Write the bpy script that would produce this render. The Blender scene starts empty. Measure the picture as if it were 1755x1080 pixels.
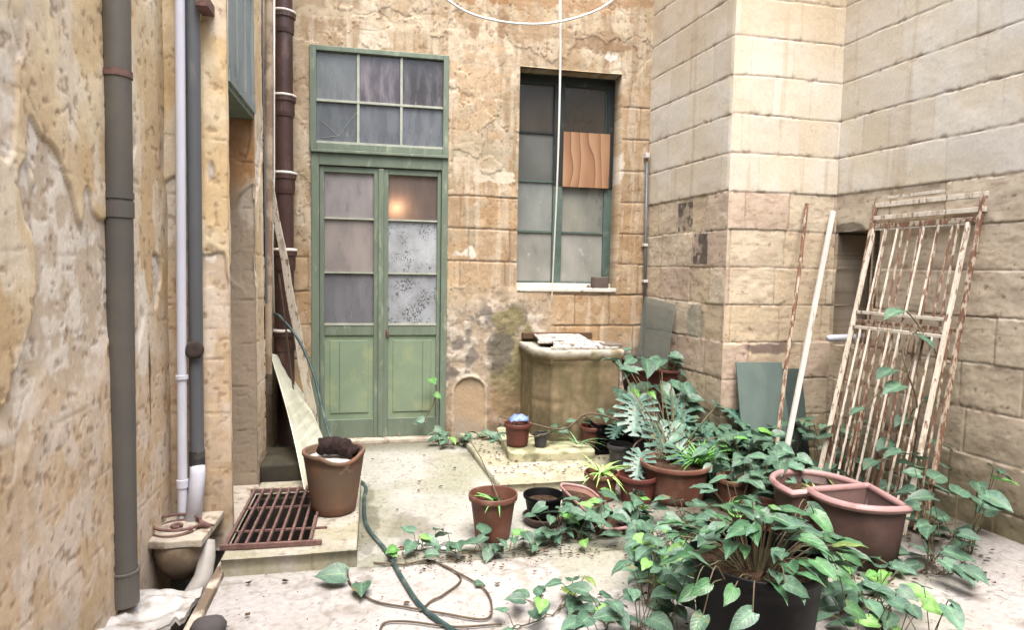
import bpy, math, random
import numpy as np
from mathutils import Vector, Matrix
random.seed(7); rng = np.random.default_rng(7)
sc = bpy.context.scene
COL = sc.collection
# ------------------------------------------------------------------ camera
FPX = 1130.0; CH = 1.4
YAW = math.radians(11.9); PIT = math.radians(4.0); ROL = math.radians(1.0)
fw = Vector((math.sin(YAW)*math.cos(PIT), math.cos(YAW)*math.cos(PIT), -math.sin(PIT)))
r0 = Vector((math.cos(YAW), -math.sin(YAW), 0)); u0 = r0.cross(fw)
RR = math.cos(ROL)*r0 + math.sin(ROL)*u0; UU = -math.sin(ROL)*r0 + math.cos(ROL)*u0
cd = bpy.data.cameras.new('camera'); cam = bpy.data.objects.new('camera', cd); COL.objects.link(cam)
cd.sensor_fit = 'HORIZONTAL'; cd.sensor_width = 36; cd.lens = 36*FPX/1755; cd.clip_end = 200; cd.clip_start = .05
M = Matrix((RR, UU, -fw)).transposed().to_4x4(); M.translation = (0, 0, CH); cam.matrix_world = M
sc.camera = cam
# ------------------------------------------------------------------ light
SUN_EL, SUN_AZ = 68, 183
w = bpy.data.worlds.new('World'); sc.world = w; w.use_nodes = True
nt = w.node_tree; nt.nodes.clear()
sky = nt.nodes.new('ShaderNodeTexSky'); sky.sky_type = 'NISHITA'; sky.sun_disc = False
sky.sun_elevation = math.radians(SUN_EL); sky.sun_rotation = math.radians(SUN_AZ); sky.air_density = 1.6; sky.dust_density = 4.5
bg = nt.nodes.new('ShaderNodeBackground'); bg.inputs[1].default_value = 0.15
wo = nt.nodes.new('ShaderNodeOutputWorld'); nt.links.new(sky.outputs[0], bg.inputs[0]); nt.links.new(bg.outputs[0], wo.inputs[0])
sl = bpy.data.lights.new('sun', 'SUN'); sl.energy = 1.5; sl.angle = math.radians(45); sl.color = (1, .975, .955)
so = bpy.data.objects.new('sun', sl); COL.objects.link(so); so.location = (0, 0, 9)
az = math.radians(SUN_AZ); el = math.radians(SUN_EL)
sd = Vector((math.sin(az)*math.cos(el), math.cos(az)*math.cos(el), math.sin(el)))
so.rotation_euler = sd.to_track_quat('Z', 'Y').to_euler()
sc.view_settings.view_transform = 'Standard'; sc.view_settings.look = 'None'; sc.view_settings.exposure = 2.15; sc.view_settings.gamma = 1
# ------------------------------------------------------------------ measuring rays (photo pixel -> a real plane of the yard)
def ray(x, y): return fw + RR*((x-877.5)/FPX) - UU*((y-540)/FPX)
C0 = Vector((0, 0, CH))
def ax(x, y, X): d = ray(x, y); return C0 + d*(X/d.x)
def ay(x, y, Y): d = ray(x, y); return C0 + d*(Y/d.y)
def azz(x, y, Z): d = ray(x, y); return C0 + d*((Z-CH)/d.z)
D = 5.306
# ------------------------------------------------------------------ colours, numpy noise
KA = 0.54
def lin1(v): v = v/255; return v/12.92 if v < .04045 else ((v+.055)/1.055)**2.4
def S(r, g, b, k=KA):
    c = np.array([lin1(r), lin1(g), lin1(b)]); l = c @ np.array([.3, .6, .1]); return (c*.86+l*.14)*k
TAB = rng.random((64, 256, 256)).astype(np.float32)
def vn(x, y, s=0):
    xi = np.floor(x).astype(int); yi = np.floor(y).astype(int); fx = x-xi; fy = y-yi
    fx = fx*fx*(3-2*fx); fy = fy*fy*(3-2*fy); T = TAB[s % 64]
    a = T[xi & 255, yi & 255]; b = T[(xi+1) & 255, yi & 255]; c = T[xi & 255, (yi+1) & 255]; d = T[(xi+1) & 255, (yi+1) & 255]
    return (a*(1-fx)+b*fx)*(1-fy)+(c*(1-fx)+d*fx)*fy
def fb(x, y, s=0, o=5, g=.5):
    t = 0; a = 1; n = 0
    for i in range(o):
        t = t+a*vn(x*2**i+17.3*i, y*2**i+9.1*i, s+i); n += a; a *= g
    return t/n
def ss(a, b, x): t = np.clip((x-a)/(b-a), 0, 1); return t*t*(3-2*t)
def mx(c, c2, m): return c*(1-m[..., None])+c2*m[..., None]
def blob(u, z, cu, cz, ru, rz, s=0, rough=.6, freq=6):
    d = np.sqrt(((u-cu)/ru)**2+((z-cz)/rz)**2)+(fb(u*freq, z*freq, s, 4)-.5)*rough*2
    return 1-ss(.8, 1.1, d)
def cracks(u, z, s, f=3, wd=.02):
    return 1-ss(0, wd, np.abs(fb(u*f, z*f, s, 4)-.5))
class Blocks:
    def __init__(s, courses, lmin, lmax, seed, u0=-2, u1=8):
        r = random.Random(seed); s.c = np.array(courses); s.seed = seed
        s.v = []
        for i in range(len(courses)+1):
            x = u0-r.random()*.3; L = []
            while x < u1: L.append(x); x += r.uniform(lmin, lmax)
            s.v.append(np.array(L))
    def __call__(s, u, z, wob=.012):
        zz = z+(fb(u*2.5, z*2.5, s.seed, 3)-.5)*wob*2+(vn(u*40, z*40, s.seed+3)-.5)*.004
        uu = u+(fb(u*3, z*3, s.seed+5, 3)-.5)*wob*2+(vn(u*40, z*40, s.seed+4)-.5)*.004
        ci = np.searchsorted(s.c, zz)
        lo = np.where(ci > 0, s.c[np.clip(ci-1, 0, len(s.c)-1)], -9); hi = np.where(ci < len(s.c), s.c[np.clip(ci, 0, len(s.c)-1)], 99)
        dh = np.minimum(zz-lo, hi-zz); dv = np.full(u.shape, 9.); bid = np.zeros(u.shape, int)
        for i in range(len(s.v)):
            m = ci == i
            if not m.any(): continue
            k = np.searchsorted(s.v[i], uu[m]); k = np.clip(k, 1, len(s.v[i])-1)
            dv[m] = np.minimum(uu[m]-s.v[i][k-1], s.v[i][k]-uu[m]); bid[m] = i*37+k*11
        t = TAB[50+s.seed % 5]
        return dh, dv, t[bid & 255, (bid*7) & 255], t[(bid*3+5) & 255, (bid*5) & 255]
# ------------------------------------------------------------------ mesh helpers
ORG = {}
def link(me, name, m, parent, org):
    o = bpy.data.objects.new(name, me); COL.objects.link(o)
    if m: me.materials.append(m)
    if parent is not None:
        o.parent = parent; org = ORG[parent.name]
    else: o.location = org
    ORG[o.name] = Vector(org); return o
def tag(o, label, cat, group=None, kind=None):
    if label: o['label'] = label
    if cat: o['category'] = cat
    if group: o['group'] = group
    if kind: o['kind'] = kind
    elif cat: o['kind'] = 'thing'
    return o
def thing(name, label, cat, loc, group=None):
    o = bpy.data.objects.new(name, None); COL.objects.link(o); o.location = loc; o.empty_display_size = .1
    ORG[o.name] = Vector(loc); return tag(o, label, cat, group)
class MB:
    def __init__(s): s.v = []; s.f = []; s.c = []
    def add(s, vs, fs, col=None):
        n = len(s.v); s.v += [tuple(p) for p in vs]; s.f += [tuple(i+n for i in f) for f in fs]
        s.c += ([col]*len(vs) if (col is None or not isinstance(col, list)) else col); return s
    def hexa(s, p, col=None):   # p: 8 points, bottom 4 then top 4
        return s.add(p, [(3, 2, 1, 0), (4, 5, 6, 7), (0, 1, 5, 4), (1, 2, 6, 5), (2, 3, 7, 6), (3, 0, 4, 7)], col)
    def box(s, x0, x1, y0, y1, z0, z1, col=None):
        return s.hexa([(x0, y0, z0), (x1, y0, z0), (x1, y1, z0), (x0, y1, z0), (x0, y0, z1), (x1, y0, z1), (x1, y1, z1), (x0, y1, z1)], col)
    def bar(s, a, b, w, t, side=None, col=None):   # rectangular bar a->b, w along side, t across
        a = Vector(a); b = Vector(b); d = (b-a).normalized()
        sd = Vector(side) if side is not None else (Vector((0, 0, 1)) if abs(d.z) < .9 else Vector((1, 0, 0)))
        sx = (sd-d*sd.dot(d)).normalized(); sy = d.cross(sx)
        q = [sx*(-w/2)+sy*(-t/2), sx*(w/2)+sy*(-t/2), sx*(w/2)+sy*(t/2), sx*(-w/2)+sy*(t/2)]
        return s.hexa([a+k for k in q]+[b+k for k in q], col)
    def quadslab(s, a, b, c, d, t, col=None):   # four corners, thickness t along normal
        a, b, c, d = map(Vector, (a, b, c, d)); n = (b-a).cross(d-a).normalized()*t
        return s.hexa([a, b, c, d, a+n, b+n, c+n, d+n], col)
    def tube(s, pts, r, n=8, col=None, caps=True):
        pts = [Vector(p) for p in pts]; k = len(pts); R = r if isinstance(r, (list, tuple)) else [r]*k
        vs = []; up = Vector((0.13, .21, 1)).normalized(); fs = []; pu = None
        for i, p in enumerate(pts):
            t = (pts[min(i+1, k-1)]-pts[max(i-1, 0)]).normalized()
            if pu is None: pu = up if abs(t.dot(up)) < .95 else Vector((1, 0, 0))
            a = (pu-t*pu.dot(t)); a = a.normalized() if a.length > 1e-6 else t.orthogonal().normalized(); pu = a; b = t.cross(a)
            for j in range(n):
                q = 2*math.pi*j/n; vs.append(p+(a*math.cos(q)+b*math.sin(q))*R[i])
        for i in range(k-1):
            for j in range(n): fs.append((i*n+j, i*n+(j+1) % n, (i+1)*n+(j+1) % n, (i+1)*n+j))
        if caps: fs.append(tuple(range(n))[::-1]); fs.append(tuple((k-1)*n+j for j in range(n)))
        return s.add(vs, fs, col)
    def lathe(s, prof, n=40, o=(0, 0, 0), M=None, wob=0, col=None, arc=1.0):
        vs = []; fs = []; o = Vector(o); k = len(prof)
        for j in range(n):
            q = 2*math.pi*j/n*arc
            for r, z in prof:
                rr = r*(1+wob*math.sin(2*q+1)+wob*.5*math.sin(3*q)); p = Vector((rr*math.cos(q), rr*math.sin(q), z))
                vs.append(o+(M @ p if M else p))
        for j in range(n if arc == 1 else n-1):
            j2 = (j+1) % n
            for i in range(k-1): fs.append((j*k+i, j2*k+i, j2*k+i+1, j*k+i+1))
        return s.add(vs, fs, col)
    def xform(s, M, i0=0):
        s.v[i0:] = [tuple(M @ Vector(p)) for p in s.v[i0:]]; return s
    def build(s, name, m, parent=None, smooth=False, bevel=0, org=None, solid=0, sub=0):
        if parent is None and org is None:
            a = np.array(s.v); org = Vector(((a[:, 0].min()+a[:, 0].max())/2, (a[:, 1].min()+a[:, 1].max())/2, a[:, 2].min()))
        if parent is not None: org = ORG[parent.name]
        me = bpy.data.meshes.new(name); O = Vector(org)
        me.from_pydata([tuple(Vector(p)-O) for p in s.v], [], s.f)
        if s.c and s.c[0] is not None:
            at = me.color_attributes.new('Col', 'FLOAT_COLOR', 'POINT')
            at.data.foreach_set('color', np.array([list(c[:3])+[1.] for c in s.c], dtype=np.float32).ravel())
            lu = me.attributes.new('LeafUV', 'FLOAT_VECTOR', 'POINT')
            lu.data.foreach_set('vector', np.array([(c[3], c[4], 1) if len(c) > 3 else (0, 0, 0) for c in s.c], dtype=np.float32).ravel())
        me.update()
        if smooth: me.polygons.foreach_set('use_smooth', [True]*len(me.polygons))
        o = link(me, name, m, parent, org)
        if solid: md = o.modifiers.new('s', 'SOLIDIFY'); md.thickness = solid; md.offset = 0
        if bevel: md = o.modifiers.new('b', 'BEVEL'); md.width = bevel; md.segments = 2; md.limit_method = 'ANGLE'
        if sub: md = o.modifiers.new('u', 'SUBSURF'); md.levels = sub; md.render_levels = sub
        return o
def sheet(name, us, vs, pos, nrm, m, paint, holes=(), skirt=0, hole_depth=.2, parent=None, org=(0, 0, 0)):
    """dense grid surface; pos(u,v)->xyz arrays; nrm constant; paint -> (rgb, displacement)"""
    us = set(np.round(us, 5)); vs = set(np.round(vs, 5))
    for h in holes:
        us |= {round(h[0], 5), round(h[1], 5)}; vs |= {round(h[2], 5), round(h[3], 5)}
    def clean(a):
        a = sorted(a); out = [a[0]]
        keep = set()
        for h in holes: keep |= {round(x, 5) for x in h[:4]}
        for x in a[1:]:
            if x-out[-1] < .0015:
                if x in keep: out[-1] = x
                continue
            out.append(x)
        return np.array(out)
    us = clean(us); vs = clean(vs)
    U, V = np.meshgrid(us, vs, indexing='ij'); nu, nv = U.shape
    rgb, dsp = paint(U, V); P = np.stack(pos(U, V), -1); N = np.array(nrm, float)
    P = P+N*dsp[..., None]
    cu = (us[1:]+us[:-1])/2; cv = (vs[1:]+vs[:-1])/2; keep = np.ones((nu-1, nv-1), bool); hd = {}
    for h in holes:
        mm = ((cu > h[0]) & (cu < h[1]))[:, None] & ((cv > h[2]) & (cv < h[3]))[None, :]; keep &= ~mm
    idx = np.arange(nu*nv).reshape(nu, nv)
    q = np.stack([idx[:-1, :-1], idx[1:, :-1], idx[1:, 1:], idx[:-1, 1:]], -1)[keep]
    pu = P[1, 0]-P[0, 0]; pv = P[0, 1]-P[0, 0]
    if np.dot(np.cross(pu, pv), N) < 0: q = q[:, ::-1]
    verts = P.reshape(-1, 3); cols = rgb.reshape(-1, 3)
    pad = np.zeros((nu+1, nv+1), bool); pad[1:-1, 1:-1] = keep
    E = []
    A = pad[:-1, 1:-1] != pad[1:, 1:-1]     # edges along v, at u index i
    for i, j in zip(*np.nonzero(A)):
        outer = i in (0, nu-1)
        if outer and not skirt: continue
        E.append((idx[i, j], idx[i, j+1], skirt if outer else hole_depth))
    B = pad[1:-1, :-1] != pad[1:-1, 1:]
    for i, j in zip(*np.nonzero(B)):
        outer = j in (0, nv-1)
        if outer and not skirt: continue
        E.append((idx[i, j], idx[i+1, j], skirt if outer else hole_depth))
    ex = []; ec = []; ef = []; mp = {}
    base = len(verts)
    def ext(k, d):
        if (k, d) not in mp:
            ids = []
            for t in (.5, 1.):
                ex.append(verts[k]-N*d*t); ec.append(cols[k]); ids.append(base+len(ex)-1)
            mp[(k, d)] = ids
        return mp[(k, d)]
    for a, b, d in E:
        A2 = ext(a, d); B2 = ext(b, d); ef += [(a, b, B2[0], A2[0]), (A2[0], B2[0], B2[1], A2[1])]
    if ex:
        verts = np.vstack([verts, np.array(ex)]); cols = np.vstack([cols, np.array(ec)]); q = np.vstack([q, np.array(ef)])
    O = Vector(org) if parent is None else ORG[parent.name]
    verts = verts-np.array(O)
    me = bpy.data.meshes.new(name); me.vertices.add(len(verts)); me.vertices.foreach_set('co', verts.astype(np.float32).ravel())
    me.loops.add(len(q)*4); me.loops.foreach_set('vertex_index', q.astype(np.int32).ravel())
    me.polygons.add(len(q)); me.polygons.foreach_set('loop_start', np.arange(0, len(q)*4, 4, dtype=np.int32))
    me.update(calc_edges=True); me.validate()
    at = me.color_attributes.new('Col', 'FLOAT_COLOR', 'POINT')
    at.data.foreach_set('color', np.hstack([np.clip(cols, .004, 1), np.ones((len(cols), 1))]).astype(np.float32).ravel())
    return link(me, name, m, parent, O)
# ------------------------------------------------------------------ materials
def mat(name, col=None, rough=.8, var=.15, scale=8, bump=.3, bscale=60, metal=0, col2=None, thr=.5, sharp=.06, s2=6,
        spec=.4, stretch=(1, 1, 1), col3=None, thr3=.6, s3=20, trans=0, alpha=1, emit=None, estr=0, rough2=None, clump=0):
    m = bpy.data.materials.new(name); m.use_nodes = True; t = m.node_tree; N = t.nodes; L = t.links
    b = N['Principled BSDF']; tc = N.new('ShaderNodeTexCoord'); mp = N.new('ShaderNodeMapping'); L.new(tc.outputs['Object'], mp.inputs[0])
    mp.inputs['Scale'].default_value = stretch
    def noise(s, d=6, seedz=0, src=mp, det=5):
        n = N.new('ShaderNodeTexNoise'); n.inputs['Scale'].default_value = s; n.inputs['Detail'].default_value = det; n.inputs['Roughness'].default_value = .6
        m2 = N.new('ShaderNodeMapping'); m2.inputs['Location'].default_value = (seedz*3.1, seedz*1.7, seedz*2.3)
        L.new(src.outputs[0], m2.inputs[0]); L.new(m2.outputs[0], n.inputs[0]); return n
    def mixc(f, a, c, bt='MIX'):
        x = N.new('ShaderNodeMix'); x.data_type = 'RGBA'; x.blend_type = bt
        if isinstance(f, float): x.inputs[0].default_value = f
        else: L.new(f, x.inputs[0])
        for s, v in ((6, a), (7, c)):
            if hasattr(v, 'is_linked') or hasattr(v, 'links'): L.new(v, x.inputs[s])
            else: x.inputs[s].default_value = (*v, 1)
        return x.outputs[2]
    def rng_(src, a, c):
        r = N.new('ShaderNodeMapRange'); r.interpolation_type = 'SMOOTHSTEP'; L.new(src, r.inputs[0]); r.inputs[1].default_value = a; r.inputs[2].default_value = c; return r.outputs[0]
    if col is None:
        at = N.new('ShaderNodeAttribute'); at.attribute_name = 'Col'; c = at.outputs['Color']
    else:
        c = mixc(1.0, tuple(col), (1, 1, 1), 'MULTIPLY')
    n1 = noise(scale); v1 = rng_(n1.outputs[0], .3, .7)
    f = mixc(v1, (1-var,)*3, (1+var,)*3); c = mixc(1.0, c, f, 'MULTIPLY')
    k2 = None
    if col2 is not None:
        n2 = noise(s2, seedz=1, det=8); k2 = rng_(n2.outputs[0], thr-sharp, thr+sharp); c = mixc(k2, c, tuple(col2))
    if col3 is not None:
        n3 = noise(s3, seedz=2, det=6); k3 = rng_(n3.outputs[0], thr3-.05, thr3+.05); 
        if clump:
            n4 = noise(clump, seedz=6, det=3); k4 = rng_(n4.outputs[0], .46, .60); mm_ = N.new('ShaderNodeMath'); mm_.operation = 'MULTIPLY'; L.new(k3, mm_.inputs[0]); L.new(k4, mm_.inputs[1]); k3 = mm_.outputs[0]
        c = mixc(k3, c, tuple(col3))
    L.new(c, b.inputs['Base Color']); b.inputs['Roughness'].default_value = rough; b.inputs['Metallic'].default_value = metal
    if rough2 is not None and k2 is not None:
        r = N.new('ShaderNodeMapRange'); L.new(k2, r.inputs[0]); r.inputs[3].default_value = rough; r.inputs[4].default_value = rough2; L.new(r.outputs[0], b.inputs['Roughness'])
    b.inputs['Specular IOR Level'].default_value = spec
    if bump:
        nb = noise(bscale, src=tc, seedz=4, det=6); bp = N.new('ShaderNodeBump'); bp.inputs['Strength'].default_value = bump; bp.inputs['Distance'].default_value = .004
        if hasattr(tc.outputs['Object'], 'links'): pass
        h = nb.outputs[0]
        if k2 is not None:
            a = N.new('ShaderNodeMath'); a.operation = 'MULTIPLY_ADD'; L.new(k2, a.inputs[0]); a.inputs[1].default_value = -.3; L.new(h, a.inputs[2]); h = a.outputs[0]
        L.new(h, bp.inputs['Height']); L.new(bp.outputs[0], b.inputs['Normal'])
    if emit is not None: b.inputs['Emission Color'].default_value = (*emit, 1); b.inputs['Emission Strength'].default_value = estr
    out = N['Material Output']
    if trans:
        tr = N.new('ShaderNodeBsdfTranslucent'); L.new(c, tr.inputs[0]); ms = N.new('ShaderNodeMixShader'); ms.inputs[0].default_value = trans
        L.new(b.outputs[0], ms.inputs[1]); L.new(tr.outputs[0], ms.inputs[2]); L.new(ms.outputs[0], out.inputs[0])
    if alpha < 1:
        tr = N.new('ShaderNodeBsdfTransparent'); ms = N.new('ShaderNodeMixShader'); ms.inputs[0].default_value = 1-alpha
        L.new(b.outputs[0], ms.inputs[1]); L.new(tr.outputs[0], ms.inputs[2]); L.new(ms.outputs[0], out.inputs[0])
    return m
def fixtc(): pass
mWall = mat('limestone', None, rough=.92, var=.10, scale=70, bump=.5, bscale=110, spec=.15, col3=S(150, 118, 86), thr3=.70, s3=75)
mWall2 = mat('painted_limestone', None, rough=.9, var=.06, scale=60, bump=.35, bscale=110, spec=.15)
mFloor = mat('paving', None, rough=.85, var=.12, scale=38, bump=.35, bscale=120, spec=.2)
GRN = S(134, 152, 130, .46)
mGreen = mat('green_paint', GRN, rough=.55, var=.12, scale=5, bump=.25, bscale=40, col2=S(176, 190, 160, .5), thr=.64, s2=9, sharp=.1, col3=S(120, 105, 80, .5), thr3=.74, s3=26, stretch=(2, 2, .6), spec=.35)
mGreenPanel = mat('green_panel_paint', S(146, 170, 138, .52), rough=.55, var=.1, scale=3, bump=.2, bscale=30, col2=S(172, 188, 142, .5), thr=.60, s2=6, sharp=.12, spec=.35)
mGreenDk = mat('dark_green_paint', S(30, 42, 40, .5), rough=.6, var=.2, scale=8, bump=.2, col2=S(80, 90, 80, .5), thr=.66)
mGreenMid = mat('teal_paint', S(92, 118, 108, .5), rough=.6, var=.2, scale=8, bump=.2, col2=S(130, 140, 125, .5), thr=.62)
mPutty = mat('pale_glazing_bar', S(190, 196, 178, .55), rough=.6, var=.15, scale=15, bump=.2)
mPipe = mat('grey_plastic', S(120, 116, 110, .42), rough=.5, var=.08, scale=4, bump=.05, col2=S(138, 128, 112, .45), thr=.58, s2=3, sharp=.2)
mPipe2 = mat('weathered_grey_plastic', S(118, 122, 128, .45), rough=.45, var=.1, scale=5, bump=.08, col2=S(140, 140, 140, .5), thr=.6, s2=6, stretch=(1, 1, .3))
mWhiteP = mat('white_plastic', S(212, 214, 228, .7), rough=.4, var=.04, scale=5, bump=.03)
mBrown = mat('brown_iron_paint', S(92, 62, 56, .5), rough=.42, var=.2, scale=6, bump=.15, col2=S(120, 90, 80, .5), thr=.62, s2=12, stretch=(1, 1, .4))
mRust = mat('rusted_iron', S(132, 96, 88, .6), rough=.85, var=.3, scale=25, bump=.6, bscale=80, col2=S(150, 118, 105, .5), thr=.6, s2=30, metal=.0)
mRustPaint = mat('flaking_cream_paint', S(230, 218, 198, .7), rough=.7, var=.12, scale=20, bump=.5, col2=S(170, 130, 102, .5), thr=.60, s2=44, sharp=.05, rough2=.9, stretch=(1, 1, .3), col3=S(206, 184, 158, .6), thr3=.6, s3=20)
mRustPaint2 = mat('rust_with_paint_flakes', S(150, 104, 76, .5), rough=.9, var=.25, scale=20, bump=.5, col2=S(208, 190, 164, .6), thr=.52, s2=44, sharp=.05, stretch=(1, 1, .3))
mWhiteMetal = mat('white_paint', S(222, 216, 208, .66), rough=.6, var=.08, scale=10, bump=.1, col2=S(170, 150, 120, .6), thr=.66, s2=10, stretch=(1, 1, .3))
mTerra = mat('terracotta', S(162, 112, 84, .44), rough=.85, var=.18, scale=7, bump=.35, col2=S(140, 116, 92, .44), thr=.50, s2=5, sharp=.12, col3=S(206, 176, 150, .5), thr3=.68, s3=9)
mTerraP = mat('terracotta_plastic', S(150, 90, 68, .38), rough=.6, var=.2, scale=6, bump=.15, col2=S(168, 124, 102, .42), thr=.58, s2=8, sharp=.14, col3=S(196, 178, 158, .42), thr3=.70, s3=26)
mRedP = mat('red_plastic', S(138, 70, 58, .36), rough=.5, var=.12, scale=8, bump=.06, col2=S(200, 180, 165, .5), thr=.70, s2=22, sharp=.03)
mRose = mat('rose_plastic', S(194, 148, 146, .55), rough=.48, var=.05, scale=4, bump=.04, col2=S(150, 104, 98, .5), thr=.66, s2=7, sharp=.1)
mBrownP = mat('brown_plastic', S(116, 82, 76, .32), rough=.5, var=.1, scale=4, bump=.04, col2=S(132, 98, 86, .4), thr=.6, s2=5, sharp=.15)
mBlack = mat('black_plastic', (.003, .003, .0035), rough=.5, var=.2, scale=5, bump=.05, col2=(.008, .008, .0085), thr=.66, s2=6, sharp=.1, spec=.14)
mBlackDusty = mat('dusty_black_plastic', (.03, .03, .032), rough=.5, var=.2, scale=5, bump=.1, col2=(.09, .085, .075), thr=.62, s2=14, sharp=.1)
mSoil = mat('soil', S(84, 64, 50, .5), rough=1, var=.4, scale=30, bump=1.0, bscale=60, col2=S(120, 105, 80, .5), thr=.62, s2=35, spec=.05)
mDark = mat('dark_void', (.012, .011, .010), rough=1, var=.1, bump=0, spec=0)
mGlassD = mat('sheet_glass', S(150, 165, 158, .6), rough=.12, var=.1, scale=3, bump=0, alpha=.45, spec=.6)
mLeaf = mat('leaf', None, rough=.33, var=.28, scale=45, bump=.25, bscale=55, spec=.5, trans=.15)
def leaf_veins(m):
    t = m.node_tree; N = t.nodes; L = t.links; b = N['Principled BSDF']
    a = N.new('ShaderNodeAttribute'); a.attribute_name = 'LeafUV'; sx = N.new('ShaderNodeSeparateXYZ'); L.new(a.outputs['Vector'], sx.inputs[0])
    def M(op, x, y=None, z=None):
        n = N.new('ShaderNodeMath'); n.operation = op
        for i, v in enumerate((x, y, z)):
            if v is None: continue
            if isinstance(v, (int, float)): n.inputs[i].default_value = v
            else: L.new(v, n.inputs[i])
        return n.outputs[0]
    q = M('MULTIPLY_ADD', sx.outputs[0], -2.2, M('MULTIPLY', sx.outputs[1], 7.0)); f = M('FRACT', q); d = M('ABSOLUTE', M('SUBTRACT', f, .5))
    v = M('SUBTRACT', 1.0, M('MINIMUM', 1.0, M('DIVIDE', d, .11))); mid = M('SUBTRACT', 1.0, M('MINIMUM', 1.0, M('DIVIDE', sx.outputs[0], .10)))
    v = M('MULTIPLY', M('MAXIMUM', M('MULTIPLY', v, .45), mid), sx.outputs[2])
    src = b.inputs['Base Color'].links[0].from_socket; x = N.new('ShaderNodeMix'); x.data_type = 'RGBA'; x.blend_type = 'MIX'; L.new(M('MULTIPLY', v, .5), x.inputs[0]); L.new(src, x.inputs[6]); x.inputs[7].default_value = (.22, .33, .16, 1)
    # browned patches and dust
    n = N.new('ShaderNodeTexNoise'); n.inputs['Scale'].default_value = 9; n.inputs['Detail'].default_value = 4; tc = N.new('ShaderNodeTexCoord'); L.new(tc.outputs['Object'], n.inputs[0])
    r = N.new('ShaderNodeMapRange'); L.new(n.outputs[0], r.inputs[0]); r.inputs[1].default_value = .66; r.inputs[2].default_value = .70; y = N.new('ShaderNodeMix'); y.data_type = 'RGBA'; L.new(M('MULTIPLY', r.outputs[0], .7), y.inputs[0]); L.new(x.outputs[2], y.inputs[6]); y.inputs[7].default_value = (.16, .12, .05, 1)
    L.new(y.outputs[2], b.inputs['Base Color'])
    n2 = N.new('ShaderNodeTexNoise'); n2.inputs['Scale'].default_value = 30; L.new(tc.outputs['Object'], n2.inputs[0]); r2 = N.new('ShaderNodeMapRange'); L.new(n2.outputs[0], r2.inputs[0]); r2.inputs[3].default_value = .22; r2.inputs[4].default_value = .62; L.new(r2.outputs[0], b.inputs['Roughness'])
    bp = N.new('ShaderNodeBump'); bp.inputs['Distance'].default_value = .002; bp.inputs['Strength'].default_value = .6; bp.invert = True; L.new(v, bp.inputs['Height']); L.new(b.inputs['Normal'].links[0].from_socket, bp.inputs['Normal']); L.new(bp.outputs[0], b.inputs['Normal'])
leaf_veins(mLeaf)
mStem = mat('stem', S(120, 122, 78, .4), rough=.7, var=.25, scale=20, bump=.2, col2=S(130, 108, 80, .45), thr=.5, s2=12)
mStemDk = mat('dry_stem', S(120, 100, 78, .42), rough=.85, var=.3, scale=20, bump=.3)
mHose = mat('teal_hose', S(58, 94, 94, .42), rough=.45, var=.1, scale=8, bump=.05, col2=S(120, 138, 130, .5), thr=.6, s2=9, sharp=.12)
mCable = mat('white_cable', S(232, 228, 220, .75), rough=.5, var=.05, bump=0)
mPly = mat('plywood', S(196, 130, 78, .6), rough=.6, var=.12, scale=3, bump=.1, spec=.3)
mCream = mat('cream_sheet', S(242, 244, 226, .85), rough=.45, var=.06, scale=5, bump=.1, col2=S(225, 222, 190, .8), thr=.6, s2=4, sharp=.15, trans=.35)
mBoard = mat('slate_green_board', S(120, 142, 136, .52), rough=.6, var=.12, scale=5, bump=.15, col2=S(130, 150, 140, .5), thr=.6, s2=8, sharp=.12, stretch=(1, 1, .4))
mStoneS = mat('pale_stone', S(205, 192, 172, .6), rough=.9, var=.15, scale=14, bump=.6, col2=S(160, 140, 118, .6), thr=.58, s2=16)
mWell = mat('mossy_limestone', None, rough=.93, var=.15, scale=20, bump=.6, bscale=70, spec=.1)
mCloth = mat('dark_cloth', S(70, 56, 54, .45), rough=.95, var=.3, scale=30, bump=.8, bscale=90, spec=.1)
mBlue = mat('blue_plastic', S(120, 150, 200, .6), rough=.4, var=.1, bump=.1)
mWhiteW = mat('white_wood', S(226, 218, 206, .65), rough=.7, var=.1, scale=12, bump=.3, col2=S(120, 105, 92, .5), thr=.62, s2=14, sharp=.05)
mBoardW = mat('weathered_board_paint', S(206, 200, 190, .6), rough=.8, var=.15, scale=14, bump=.5, col2=S(118, 104, 92, .5), thr=.56, s2=16, sharp=.05)
mShutter = mat('grey_green_shutter', S(158, 170, 168, .55), rough=.6, var=.08, scale=6, bump=.15, col2=S(128, 142, 138, .5), thr=.6, s2=6, sharp=.1, stretch=(1, 1, .4))
mFilm = mat('plastic_film', S(212, 210, 206, .6), rough=.28, var=.06, scale=6, bump=.2, bscale=14, col2=S(150, 136, 120, .6), thr=.58, s2=9, sharp=.08)
mLitter = mat('litter', None, rough=.95, var=.3, scale=50, bump=.3, spec=.05)
def pane_mat(name, a, b, thr=.52, s2=3, st=(3, 3, 1), rough=.18, sharp=.25, c3=None, thr3=.7, s3=20, trans=0, b1=None):
    return mat(name, a, rough=rough, var=.1, scale=3, bump=.02, bscale=5, col2=b, thr=thr, s2=s2, sharp=sharp, stretch=st, rough2=.5, col3=c3, thr3=thr3-(.05 if c3 is not None else 0), s3=s3*1.6, spec=.5, trans=trans, clump=3)
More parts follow.
